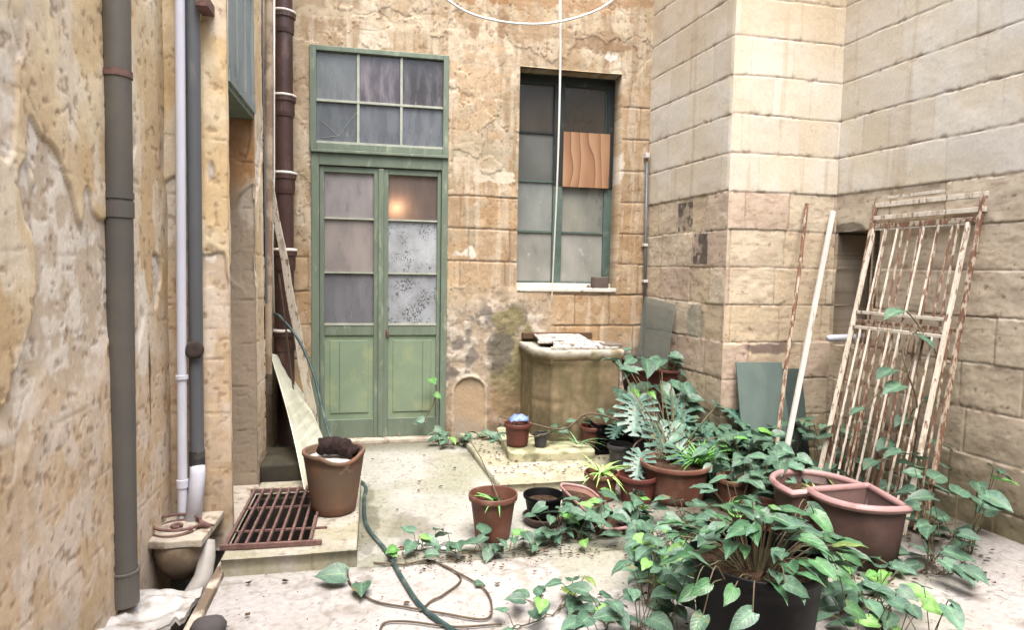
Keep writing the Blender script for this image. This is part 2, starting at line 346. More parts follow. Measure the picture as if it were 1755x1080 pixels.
# ================================================================== ground
CRS = [.135+.2605*k for k in range(0, 24)]
def floor_paint(x, y):
    n = fb(x*1.1, y*1.1, 1); n2 = fb(x*5, y*5, 7); n3 = fb(x*28, y*28, 13, 4)
    near = 1-ss(-.06, .06, (y-3.05)+(n-.5)*.12)
    c = mx(np.broadcast_to(S(214, 214, 200), x.shape+(3,)), S(228, 226, 216), ss(.35, .65, n2))
    c = mx(c, S(188, 190, 156), ss(.52, .72, fb(x*1.7+3, y*1.7, 21))*.7)
    pk = mx(np.broadcast_to(S(234, 228, 224), x.shape+(3,)), S(226, 218, 212), ss(.4, .7, n2))
    pk = mx(pk, S(196, 196, 160), ss(.5, .75, fb(x*1.3+9, y*1.3+4, 25))*ss(.4, 1.6, x))
    c = mx(c, pk, near)
    c = mx(c, S(176, 168, 146), ss(.60, .78, n3)*.45)
    c = mx(c, S(130, 116, 98), ss(.72, .82, fb(x*60, y*60, 31, 3))*.6)
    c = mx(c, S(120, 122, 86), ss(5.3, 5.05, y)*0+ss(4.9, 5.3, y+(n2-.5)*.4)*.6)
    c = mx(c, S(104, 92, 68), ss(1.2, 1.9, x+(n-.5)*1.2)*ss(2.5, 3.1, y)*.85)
    c = mx(c, S(128, 118, 92), ss(.62, .68, n)*ss(.5, .7, n2)*.5)
    j = np.exp(-((y-3.05-(n2-.5)*.012)/.006)**2)*ss(-.1, 0, x)
    ck = cracks(x, y, 40, 1.1, .006)*.5
    c = mx(c, S(96, 88, 66), np.clip(j+ck*.6, 0, 1))
    c = mx(c, S(170, 172, 140), blob(x, y, .35, 3.12, .55, .08, 71, 1.0, 7)*.6); c = mx(c, S(178, 180, 150), blob(x, y, 1.1, 2.85, .5, .3, 72, 1.2, 5)*.5); c = mx(c, S(120, 112, 90), blob(x, y, -.03, 3.6, .05, .6, 73, .8, 9)*.5); c = mx(c, S(132, 122, 98), ss(4.95, 5.2, y)*.5)
    return c*.69, (n-.5)*.012+(n3-.5)*.0025-j*.006-ck*.002
fx = np.concatenate([np.arange(-6, -1, .5), np.arange(-1, 3.5, .0085), np.arange(3.5, 7, .5)])
fy = np.concatenate([np.arange(-4, 1.6, .4), np.arange(1.6, 2.6, .007), np.arange(2.6, 5.4, .0085), np.arange(5.6, 7, .5)])
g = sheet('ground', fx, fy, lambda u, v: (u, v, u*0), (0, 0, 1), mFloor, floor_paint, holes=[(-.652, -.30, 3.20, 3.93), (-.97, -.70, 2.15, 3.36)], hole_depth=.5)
tag(g, 'pale stone paving of the courtyard floor with moss and crumbs', None, None, 'structure')
p = MB(); p.box(-.70, -.25, 3.15, 3.98, -.52, -.5); p.box(-.66, -.648, 3.2, 3.93, -.5, .05); p.box(-.31, -.304, 3.2, 3.93, -.5, .05); p.box(-.64, -.31, 3.915, 3.927, -.5, .05); p.box(-.64, -.31, 3.203, 3.21, -.5, .05); p.box(-.99, -.68, 2.1, 3.4, -.52, -.24)  # mud bottoms, plus thin dark liner walls that put shade into the grate pit
o = p.build('ground', mat('pit_mud_and_shade', S(60, 52, 44, .5), rough=1, var=.3, scale=12, bump=.5)); tag(o, 'mud bottom of the drain pits, with dark liner walls added as shade', None, None, 'structure')
def slab_paint(seed, moss=.3):
    def f(x, y):
        n = fb(x*2, y*2, seed); n2 = fb(x*7, y*7, seed+3); n3 = fb(x*30, y*30, seed+6, 4)
        c = mx(np.broadcast_to(S(214, 206, 188), x.shape+(3,)), S(196, 190, 158), ss(.4, .65, n2))
        c = mx(c, S(160, 160, 126), ss(.60-moss*.2, .8-moss*.2, n)*.7)
        c = mx(c, S(140, 126, 104), ss(.6, .78, n3)*.6)
        return c*.86, (n-.5)*.01+(n3-.5)*.003
    return f
pv1 = sheet('pavement', np.arange(-.665, -.07, .008), np.arange(3.06, 4.15, .008), lambda u, v: (u, v, u*0+.08), (0, 0, 1), mFloor, slab_paint(33),
            holes=[(-.655, -.302, 3.20, 3.925)], skirt=.1, hole_depth=.1)
tag(pv1, 'raised limestone step holding the rusty drain grate', None, None, 'structure')
pv1b = MB(); pv1b.box(-1.1, -.668, 3.42, 4.12, -.05, .078); o = pv1b.build('pavement', mFloorS if False else mStoneS, bevel=.01)
tag(o, 'stone doorstep in the left doorway', None, None, 'structure')
pv2 = sheet('pavement', np.arange(.78, 2.3, .009), np.arange(3.96, 5.3, .009), lambda u, v: (u-(v-3.96)*.07, v, u*0+.05), (0, 0, 1), mFloor, slab_paint(37, .8), skirt=.07)
tag(pv2, 'low mossy platform in front of the well', None, None, 'structure')
# ================================================================== rear wall
bk = Blocks([c+.02 for c in CRS], .3, .52, 3)
def back_paint(u, z):
    n = fb(u*1.3, z*1.3, 2); n2 = fb(u*4, z*4, 8); n3 = fb(u*16, z*16, 14); n4 = fb(u*60, z*60, 20, 3)
    dh, dv, t1, t2 = bk(u, z)
    c = mx(np.broadcast_to(S(206, 180, 140), u.shape+(3,)), S(226, 206, 174), ss(.40, .60, n2))
    c = mx(c, S(190, 158, 116), ss(.5, .64, n)*.7)
    c = mx(c, S(176, 146, 106), ss(.52, .66, fb(u*7+4, z*5, 71))*.5)
    c = mx(c, S(232, 214, 184), ss(.56, .66, fb(u*10, z*8, 73))*.55)
    c = mx(c, S(160, 138, 104), ss(.58, .72, fb(u*30, z*22, 75, 4))*.45)
    # bare ashlar tints
    st = mx(np.broadcast_to(S(196, 154, 104), u.shape+(3,)), S(208, 176, 134), t1)
    st = mx(st, S(170, 142, 112), ss(.6, 1, t2)*.7)
    right = ss(2.0, 2.06, u)*ss(3.0, 2.9, z); mid = (1-ss(1.95, 2.05, z))*ss(.55, .6, u)*ss(1.22, 1.28, z)*(1-ss(1.14, 1.2, u))
    below = (1-ss(1.2, 1.24, z))*ss(1.42, 1.5, u)
    leftc = (1-ss(1.5, 1.6, z))*(1-ss(-.5, -.47, u))
    bare = np.clip(right*.7+mid*.85+below*.85+leftc*.8, 0, 1)
    c = mx(c, st, bare)
    c = mx(c, S(176, 172, 150), ss(.54, .66, fb(u*5+2, z*3.3, 77))*.5*ss(.55, .62, u)*(1-ss(1.2, 1.3, u))*ss(1.2, 1.4, z)*ss(2.9, 2.6, z))
    c = mx(c, S(226, 208, 178), ss(.56, .64, fb(u*13, z*13, 79, 4))*.4*bare)
    # vertical rain streaks, pale skim coats, stains
    c = mx(c, S(168, 136, 100), ss(.54, .66, fb(u*16, z*1.2, 22))*.55*(1-bare*.6))
    c = mx(c, S(236, 220, 194), ss(.58, .66, fb(u*22, z*2.2, 91))*.4)
    for cu, cz, ru, rz, cc, a, s in [(.0, 3.18, .14, .12, (238, 222, 196), .8, 1), (.35, 3.28, .5, .05, (236, 214, 180), .6, 2), (-.25, 3.3, .25, .05, (240, 220, 186), .5, 3),
                                     (.95, 2.15, .16, .06, (236, 222, 196), .9, 4), (.9, 2.35, .25, .14, (190, 180, 150), .6, 5), (.68, 1.52, .14, .04, (244, 236, 220), .9, 6),
                                     (1.9, 3.18, .06, .06, (250, 244, 232), .9, 7), (2.02, 2.26, .03, .12, (245, 238, 225), .7, 8), (1.4, 3.3, .6, .08, (160, 122, 84), .7, 9),
                                     (1.5, 3.62, .7, .12, (176, 122, 66), .8, 10), (-.05, 3.62, .4, .1, (200, 150, 96), .5, 11), (.78, 2.85, .2, .3, (214, 176, 130), .6, 12)]:
        c = mx(c, S(*cc), blob(u, z, cu, cz, ru, rz, 30+s, 1.5, 13)*a)
    # damp, lichened base
    dm = (1-ss(1.0, 1.3, z+(n2-.5)*.35))*(1-ss(1.38, 1.55, u+(n-.5)*.2)*ss(.7, .8, z))*ss(.5, .56, u)
    dc = mx(np.broadcast_to(S(190, 172, 148), u.shape+(3,)), S(220, 208, 190), ss(.45, .6, n3))
    dc = mx(dc, S(126, 120, 116), ss(.52, .64, fb(u*9, z*9, 26))*.85)
    dc = mx(dc, S(206, 170, 120), ss(.56, .7, fb(u*3+5, z*3, 28))*.8)
    dc = mx(dc, S(140, 132, 84), blob(u, z, 1.12, .55, .16, .6, 51, .7, 7)*.85)
    dc = mx(dc, S(100, 96, 96), blob(u, z, 1.0, .72, .12, .22, 52, .9, 9)*.7)
    dc = mx(dc, S(168, 132, 100), (1-ss(.25, .5, z+(n2-.5)*.3))*.6)
    c = mx(c, dc, dm*.95)
    c = mx(c, S(104, 98, 70), (1-ss(.0, .14, z+(n2-.5)*.14))*.7)
    # flaking skins of plaster with real edges
    fm = fb(u*2.6+3, z*2.0, 95, 6, .6); fk = ss(.505, .517, fm)*(1-bare)*(1-dm); fe = np.exp(-((fm-.508)/.005)**2)*(1-bare)*(1-dm)*ss(.42, .56, n2)
    c = mx(c, S(214, 190, 152), fk*.30); c = mx(c, S(130, 102, 74), fe*.40)
    c = mx(c, S(240, 226, 204), np.exp(-((fm-.524)/.006)**2)*(1-bare)*(1-dm)*.4*ss(.45, .55, n3))
    # plaster edges
    pe = cracks(u, z, 44, 1.6, .006)*(1-bare)
    gs = np.clip(.12+bare*.75-dm*.12, 0, 1)*(1-dm*.6)
    g = np.exp(-(dh/.0065)**2)*gs+np.exp(-(dv/.005)**2)*gs*.75
    g = np.clip(g*(.45+.9*n3)*(1+.8*bare), 0, 1); hf = np.exp(-(dh/.016)**2)*gs*ss(.5, .6, n3)
    c = mx(c, S(240, 226, 200), hf*.35)
    c = mx(c, S(120, 92, 66), np.clip(g*.7+pe*.3*ss(.5, .6, n2), 0, 1))
    pit = ss(.70, .78, fb(u*38, z*38, 35, 3)); c = mx(c, S(150, 116, 80), pit*.5)
    dsp = (n2-.5)*.016+(n3-.5)*.005+(n4-.5)*.0012-g*.008-pit*.002+(t1-.5)*.006*bare-pe*.003+fk*.005
    dsp = dsp+dm*(n3-.5)*.012
    # arched plaster niche
    az_ = np.where(z > .38, np.sqrt((u-.775)**2+(z-.38)**2), np.abs(u-.775)); inside = (az_ < .125) & (z > -.1)
    rim = np.exp(-((az_-.135)/.014)**2)*(z > .0)
    c = np.where(inside[..., None], mx(np.broadcast_to(S(198, 170, 134), u.shape+(3,)), S(184, 168, 148), ss(.35, .6, n2+(.3-z)*.6)), c)
    c = mx(c, S(214, 196, 166), rim*.75)
    dsp = np.where(inside, -.012+(n3-.5)*.006, dsp)+rim*.006
    return c, dsp
WH = 5.2
def zc(f=.0075): return np.concatenate([np.arange(0, 3.78, f), np.arange(3.78, WH, .05), [WH]])
hw = thing('house_wall', 'weathered ochre limestone wall with the green door and tall window', 'wall', (.8, D, 0))
sheet('masonry', np.arange(-.78, 2.30, .0075), zc(), lambda u, v: (u, u*0+D, v), (0, -1, 0), mWall, back_paint,
      holes=[(-.45, .565, .0, 3.05), (1.15, 2.018, 1.245, 3.03)], hole_depth=.26, parent=hw)
def X(px, y=450): return ay(px, y, D).x
def Z(py, px=650): return ay(px, py, D).z
# ---- double door
y0 = D-.018
d = MB(); xl, xr = -.468, .578
d.box(xl, xl+.058, y0, D+.05, .03, 2.262); d.box(xr-.05, xr, y0, D+.05, .03, 2.262); d.box(xl+.058, xr-.05, y0+.002, D+.05, 2.17, 2.262)
d.box(xl-.0, xr+.0, y0-.022, y0+.03, 2.262, 2.285)
door = d.build('door', mGreen, hw, bevel=.004)
li, ri = xl+.058, xr-.05; mid = X(653)
zb = [Z(557), Z(468), Z(376), 2.15]
PM = [pane_mat('door_pane_a', S(140, 134, 136, .6), S(168, 162, 162, .6), .5, c3=S(215, 205, 195, .5), thr3=.72, s3=16),
      pane_mat('door_pane_b', S(154, 146, 144, .6), S(180, 168, 162, .6), .5, c3=S(200, 190, 185, .5), thr3=.76, s3=18, trans=.15),
      pane_mat('door_pane_c', S(120, 122, 130, .55), S(142, 140, 146, .55), .56, c3=S(205, 200, 200, .5), thr3=.73, s3=22),
      pane_mat('door_pane_d', S(128, 108, 104, .5), S(160, 146, 142, .5), .55, c3=S(190, 175, 165, .5), thr3=.74, s3=24),
      pane_mat('painted_pane_a', S(188, 194, 200, .6), S(150, 155, 160, .5), .6, c3=S(84, 88, 90, .5), thr3=.60, s3=20, rough=.4, st=(2.5, 2.5, 2)),
      pane_mat('painted_pane_b', S(182, 188, 196, .6), S(150, 155, 160, .5), .58, c3=S(76, 80, 82, .5), thr3=.575, s3=18, rough=.4, st=(2.5, 2.5, 2))]
PT = mat('frosted_glow_pane', S(140, 126, 120, .6), rough=.2, var=.12, scale=3, bump=.02, stretch=(3, 3, 1), col2=S(165, 146, 138, .5), thr=.56, s2=5, sharp=.15, trans=.5)
for k in range(2):
    a, b = (li+.002, mid-.006) if k == 0 else (mid+.006, ri-.002)
    sl_ = .052
    sa = .035 if k == 0 else .05; sb = .05 if k == 0 else .03
    L = MB(); yy0, yy1 = D+.002, D+.042
    L.box(a, a+sa, yy0, yy1, .035, 2.165); L.box(b-sb, b, yy0, yy1, .035, 2.165)
    L.box(a+sa, b-sb, yy0+.002, yy1, 2.12, 2.165); L.box(a+sa, b-sb, yy0+.002, yy1, Z(575), zb[0]); L.box(a+sa, b-sb, yy0+.002, yy1, .035, Z(718))
    lf = L.build('door_leaf', mGreen, door, bevel=.004)
    q = MB(); q.box(a+sa, b-sb, yy0+.016, yy1-.004, Z(718), Z(575)); q.build('door_panel', mGreenPanel, door)
    q = MB(); x0, x1, z0, z1 = a+sa, b-sb, Z(718), Z(575)
    q.box(x0+.04, x1-.04, yy0+.008, yy0+.016, z0+.05, z1-.04)
    q.build('raised_panel', mGreenPanel, door, bevel=.006)
    q = MB()
    for t in ((.38,) if k == 0 else (.60,)): q.box(x0+(x1-x0)*(t+(.12 if k else -.08)), x0+(x1-x0)*(t+(.12 if k else -.08))+.0025, yy0+.005, yy0+.008, z0+.055, z1-.045)
    q.build('panel_seam', mGreenMid, door)
    q = MB(); q.box(a+sa, b-sb, yy0+.006, yy1, zb[1]-.006, zb[1]+.006); q.build('glazing_bar', mPutty, door)
    q = MB(); q.box(a+sa, b-sb, yy0+.006, yy1, zb[2]-.006, zb[2]+.006); q.build('glazing_bar', mPutty, door)
    q = MB(); q.box(a+sa, b-sb, yy0-.002, yy0+.02, zb[0]-.004, zb[0]+.012); q.build('glazing_bar', mPutty, door)
    for j in range(3):
        zt2 = zb[j+1]-.007 if j < 2 else 2.12; q = MB(); q.add([(a+sa, yy0+.026, zb[j]+.007), (b-sb, yy0+.026, zb[j]+.007), (b-sb, yy0+.026, zt2), (a+sa, yy0+.026, zt2)], [(0, 1, 2, 3)])
        mm = [[PM[2], PM[1], PM[0]], [PM[5], PM[4], PT]][k][j]
        q.build('pane', mm, door)
q = MB(); q.box(mid-.022, mid+.02, D-.012, D+.012, .04, 2.16); q.build('meeting_stile', mGreen, door, bevel=.006)
hx = X(664); hz = Z(568)
q = MB(); q.tube([(hx, D-.002, hz), (hx, D-.03, hz)], .009, 10); q.tube([(hx, D-.03, hz), (hx+.005, D-.034, hz-.035)], .006, 8); q.box(hx-.012, hx+.012, D-.005, D+.001, hz-.05, hz+.015)
q.build('handle', mRust, door, bevel=.002)
q = MB(); q.box(xl-.02, xr+.03, D-.06, D+.05, -.01, .034); q.build('threshold', mStoneS, hw, bevel=.012)
# ---- transom
T = MB(); tz0, tz1 = 2.287, 3.06
for b_ in [(xl-.008, xl+.04, tz0, tz1), (xr-.045, xr-.002, tz0, tz1), (xl+.04, xr-.045, tz1-.038, tz1), (xl+.04, xr-.045, tz0, tz0+.05)]:
    T.box(b_[0], b_[1], y0-.004+(0 if b_[1]-b_[0] < .1 else .002), D+.04, b_[2], b_[3])
tr = T.build('transom_window', mGreen, hw, bevel=.004)
gx = [xl+.04, X(614, 170), X(688, 170), xr-.045]; gz = [tz0+.05, Z(178), tz1-.038]
for i in (1, 2): q = MB(); q.box(gx[i]-.010, gx[i]+.010, y0+.012, D+.02, gz[0], gz[2]); q.build('glazing_bar', mPutty, tr, bevel=.002)
q = MB(); q.box(gx[0], gx[3], y0+.010, D+.018, gz[1]-.009, gz[1]+.009); q.build('glazing_bar', mPutty, tr, bevel=.002)
q = MB(); q.box(gx[0], gx[3], y0+.004, D+.018, gz[0]-.002, gz[0]+.014); q.build('glazing_bar', mPutty, tr)
tm = [[(112, 120, 128), (128, 136, 142)], [(116, 124, 134), (132, 138, 146)], [(118, 126, 136), (136, 142, 148)], [(132, 140, 144), (146, 152, 154)], [(104, 98, 108), (165, 158, 166)], [(84, 82, 88), (130, 126, 130)]]
for i in range(3):
    for j in range(2):
        ca, cb = tm[j*3+i]; q = MB(); q.box(gx[i], gx[i+1], y0+.03, y0+.033, gz[j], gz[j+1])
        q.build('pane', pane_mat('transom_pane', S(*ca, .5), S(*cb, .5), .6 if j else .56, st=(5, 5, 1.2), c3=S(190, 186, 186, .5), thr3=.72, s3=6), tr)
q = MB()
for a, b in [((548, 205), (580, 233)), ((580, 233), (613, 190)), ((553, 236), (582, 232))]:
    q.tube([ay(*a, y0+.028), ay(*b, y0+.028)], .0018, 4)
q.build('crack', mPutty, tr)
# ---- window
wi = thing_part = MB(); yw = D+.17; wx0, wx1, wz0, wz1 = 1.13, 2.03, 1.25, 3.05
def WX(px, py=300): return ay(px, py, yw).x
def WZ(py, px=960): return ay(px, py, yw).z
cs = WX(956)
W = MB(); W.box(wx0, wx0+.045, yw, yw+.05, wz0, wz1); W.box(WX(1036), wx1, yw, yw+.05, wz0, wz1)
W.box(wx0+.045, WX(1036), yw+.002, yw+.05, WZ(146), wz1); W.box(cs-.04, cs+.042, yw-.01, yw+.045, wz0, WZ(146))
W.box(wx0+.045, cs-.04, yw+.002, yw+.05, wz0, wz0+.05); W.box(cs+.042, WX(1036), yw+.002, yw+.05, wz0, wz0+.05)
win = W.build('window', mGreenMid, hw, bevel=.004)
q = MB(); q.box(wx0, wx1, yw-.014, yw-.002, WZ(146), WZ(132)); q.box(cs-.043, cs+.045, yw-.016, yw-.011, WZ(318), WZ(146)); q.box(WX(1037), wx1-.002, yw-.014, yw-.001, WZ(318), WZ(146))
q.build('window_frame', mGreenDk, win)
zr = [wz0+.05, WZ(398), WZ(312), WZ(229), WZ(146)]
wpm = [[(144, 146, 138), (190, 190, 180)], [(126, 136, 134), (178, 182, 174)], [(96, 100, 96), (124, 126, 120)], [(66, 56, 40), (82, 72, 54)]]
for k in range(2):
    a, b = (wx0+.045, cs-.04) if k == 0 else (cs+.042, WX(1036))
    for j in range(1, 4):
        if k == 1 and j == 3: continue
        q = MB(); q.box(a, b, yw+.004, yw+.03, zr[j]-.008, zr[j]+.008); q.build('glazing_bar', mGreenMid if j < 3 else mGreenDk, win)
    for j in range(4):
        if k == 1 and j == 2: continue
        q = MB(); q.box(a, b, yw+.018, yw+.022, zr[j]+.002, zr[j+1]-.002); ca, cb = wpm[j]
        if k == 1 and j == 1: ca, cb = (120, 128, 122), (178, 176, 160)
        q.build('pane', pane_mat('window_pane', S(*ca, .5), S(*cb, .5), .5, s2=2.2, st=(1.6, 1.6, 1), sharp=.32, c3=S(196, 196, 188, .5) if j < 2 else None, thr3=.7, s3=7), win)
# plywood with grain
plm = bpy.data.materials.new('plywood_grain'); plm.use_nodes = True; N = plm.node_tree.nodes; L_ = plm.node_tree.links
tc = N.new('ShaderNodeTexCoord'); mp = N.new('ShaderNodeMapping'); mp.inputs['Scale'].default_value = (9, 1, 2.4); L_.new(tc.outputs['Object'], mp.inputs[0])
wv = N.new('ShaderNodeTexWave'); wv.inputs['Scale'].default_value = .34; wv.inputs['Distortion'].default_value = 13; wv.inputs['Detail'].default_value = 2.2; wv.inputs['Detail Scale'].default_value = 1.2; wv.wave_profile = 'SAW'; L_.new(mp.outputs[0], wv.inputs[0])
rp = N.new('ShaderNodeValToRGB'); L_.new(wv.outputs[1], rp.inputs[0])
rp.color_ramp.elements[0].color = (*S(204, 156, 104, .52), 1); rp.color_ramp.elements[1].color = (*S(194, 140, 88, .5), 1)
e = rp.color_ramp.elements.new(.88); e.color = (*S(180, 118, 70, .46), 1); e = rp.color_ramp.elements.new(.94); e.color = (*S(112, 66, 40, .5), 1)
L_.new(rp.outputs[0], N['Principled BSDF'].inputs['Base Color']); N['Principled BSDF'].inputs['Roughness'].default_value = .6
q = MB(); q.box(WX(963), WX(1042), yw-.03, yw-.018, WZ(320), WZ(226)); q.build('plywood_board', plm, win)
q = MB(); q.box(1.152, 2.016, D-.012, yw, 1.215, 1.2495); q.build('window_sill', mWhiteW, hw, bevel=.008)
q = MB(); q.box(wx0+.0, 2.02, yw-.03, yw-.002, 1.25, 1.285); q.build('window_sill', mWhiteW, hw, bevel=.004)
# dark rooms behind the glass, one lit lamp behind the right door leaf
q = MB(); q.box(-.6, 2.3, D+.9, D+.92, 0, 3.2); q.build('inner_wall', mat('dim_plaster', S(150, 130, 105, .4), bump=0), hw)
lp = ay(681, 352, D+.03); 
lt = thing('lamp', 'warm lit bulb glowing behind the clouded right door glass', 'lamp', (lp.x+.0, D+.16, lp.z+.06))
q = MB(); q.lathe([(.001, .0), (.018, .005), (.028, .03), (.02, .055), (.012, .07), (.001, .07)], 16, (lp.x-.005, D+.10, lp.z-.055)); q.build('bulb', mat('bulb_glass', (1, .8, .6), emit=(1, .62, .34), estr=26, bump=0), lt, smooth=True)
q = MB(); q.tube([(lp.x-.005, D+.10, lp.z+.014), (lp.x-.005, D+.10, 3.1)], .002, 6); q.build('flex', mBlack, lt)
# ================================================================== right-hand walls (rendered pillar and side wall)
c0 = Vector((2.285, D)); dr = Vector((.082, -1)).normalized(); E0 = c0+dr*1.147; I0 = Vector((3.222, E0.y))
br = [Blocks(CRS, .26, .46, 11), Blocks(CRS, .26, .46, 17), Blocks(CRS, .34, .56, 23)]
def rpaint(which):
    B = br[which]
    def f(u, z):
        n = fb(u*1.2+which*5, z*1.2, 3+which); n2 = fb(u*4+which*3, z*4, 9+which); n3 = fb(u*17, z*17, 15+which); n4 = fb(u*55, z*55, 21+which, 3)
        dh, dv, t1, t2 = B(u, z, .010)
        up = ss(1.95, 1.965, z+(n3-.5)*.02)
        c = mx(np.broadcast_to(S(228, 214, 188), u.shape+(3,)), S(232, 222, 204), ss(.4, .65, n2))
        c = mx(c, S(206, 186, 152), ss(.5, .75, t2)*.35)
        c = mx(c, S(218, 212, 204), ss(.55, 1, t1)*.35*(1-ss(2.4, 2.9, z)))
        c = mx(c, S(204, 176, 136), ss(2.6, 3.6, z+(n-.5)*.9)*.65)
        c = mx(c, S(190, 160, 118), ss(.56, .76, fb(u*16, z*1.0, 27+which))*.35)
        st = mx(np.broadcast_to(S(224, 202, 168), u.shape+(3,)), S(214, 190, 168), ss(.35, .65, t1))
        st = mx(st, S(228, 212, 184), ss(.5, .8, t2)*.8)
        if which == 2: st = mx(st, S(224, 206, 178), np.full(u.shape, .75))
        st = mx(st, S(172, 150, 130), ss(.5, .75, fb(u*3, z*9, 33+which))*.5)
        st = mx(st, S(168, 142, 114), ss(.56, .70, fb(u*14, z*55, 81+which, 4))*.45)
        st = mx(st, S(216, 196, 164), ss(.56, .7, n3)*.4)
        low = (1-ss(.1, .7, z+(n2-.5)*.5)); st = mx(st, S(140, 130, 98), low*.5)
        st = mx(st, S(104, 100, 60), (1-ss(.0, .6, z+(n3-.5)*.5))*.6)
        if which == 0:
            for (pu, pz, ru, rz) in [(.59, 1.82, .10, .11), (.83, 1.58, .09, .12)]:
                bx = (np.abs(u-pu) < ru) & (np.abs(z-pz) < rz)
                st = mx(st, S(78, 72, 72), np.where(bx, .35+.65*ss(.40, .5, fb(u*26, z*14, 41)), 0)*.85)
            st = mx(st, S(150, 156, 142), blob(u, z, .8, 1.02, .12, .14, 60, .3)*.6)
        if which == 1:
            st = mx(st, S(112, 92, 92), blob(u, z, .42, .88, .22, .05, 61, .6, 12)*.8)
        if which == 2:
            st = mx(st, S(60, 52, 46), blob(u, z, .12, 1.72, .16, .04, 62, .5, 12)*.7)
        c = mx(st, c, up)
        gr = np.exp(-(dh/.0045)**2)*(.2+1.3*n3)+np.exp(-(dv/.004)**2)*np.where(z > 1.96, .28, 1.0)*(.3+n3); gr = np.clip(gr, 0, 1)
        hl = np.exp(-((dh-.009)/.005)**2)*.5*ss(.45, .6, n3)  # pale highlight painted along the course joints
        c = mx(c, S(242, 232, 214), hl)
        c = mx(c, S(128, 100, 74), gr*(.8-.2*(1-up)))
        pit = ss(.77, .84, fb(u*30, z*30, 37+which, 3))*(1-up*.7); c = mx(c, S(130, 104, 78), pit*.6)
        chip = ss(.62, .7, fb(u*22, z*22, 45, 3))*np.exp(-(dh/.02)**2); c = mx(c, S(150, 120, 88), chip*.5)
        ed = ss(0, .02, np.abs(u-1.147)) if which == 0 else (ss(0, .02, np.abs(u)) if which == 1 else 1)
        return np.clip(c*(1.18+.04*up[..., None]), 0, .88), ((n2-.5)*.010+(n3-.5)*(.002+.005*(1-up))+(n4-.5)*(.0006+.001*(1-up))-gr*.006+(t1-.5)*.010*(1-up)+up*.006-pit*.002*(1-up)-chip*.003)*ed
    return f
def side_paint_clip(f, m): return f
sw = thing('stone_pillar', 'projecting pier of large blocks, cream painted above and bare stone below', 'pillar', (2.8, E0.y, 0))
def along(p0, dv, nn): return (lambda u, v: (p0.x+dv.x*u, p0.y+dv.y*u, v)), (nn[0], nn[1], 0)
pf, nn = along(c0, dr, (-dr.y*-1, dr.x*-1)); nL = (dr.y, -dr.x) if dr.y < 0 else (-1, 0)
nL = Vector((-1, -.082)).normalized()
sheet('masonry', np.append(np.arange(0, 1.147, .0075), 1.149), zc(), lambda u, v: (c0.x+dr.x*u, c0.y+dr.y*u, v), (nL.x, nL.y, 0), mWall2, rpaint(0), parent=sw)
sheet('masonry', np.append(np.arange(0, I0.x-E0.x, .0075), I0.x-E0.x+.02), zc(), lambda u, v: (E0.x+u, E0.y+u*0, v), (0, -1, 0), mWall2, rpaint(1), parent=sw)
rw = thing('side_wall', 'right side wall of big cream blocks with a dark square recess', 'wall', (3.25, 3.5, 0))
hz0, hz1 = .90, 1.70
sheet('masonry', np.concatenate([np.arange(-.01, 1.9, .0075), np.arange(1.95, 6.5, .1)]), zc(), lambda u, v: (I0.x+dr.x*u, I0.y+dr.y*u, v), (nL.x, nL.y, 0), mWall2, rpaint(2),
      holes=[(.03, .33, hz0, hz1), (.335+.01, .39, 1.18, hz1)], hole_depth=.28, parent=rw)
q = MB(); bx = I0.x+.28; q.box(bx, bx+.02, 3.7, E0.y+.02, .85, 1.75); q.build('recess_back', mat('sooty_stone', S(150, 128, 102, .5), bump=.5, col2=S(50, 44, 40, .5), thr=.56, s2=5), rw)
q = MB(); q.box(bx-.02, bx-.001, 3.7, 3.86, 1.1, 1.75); q.build('recess_slot', mDark, rw)
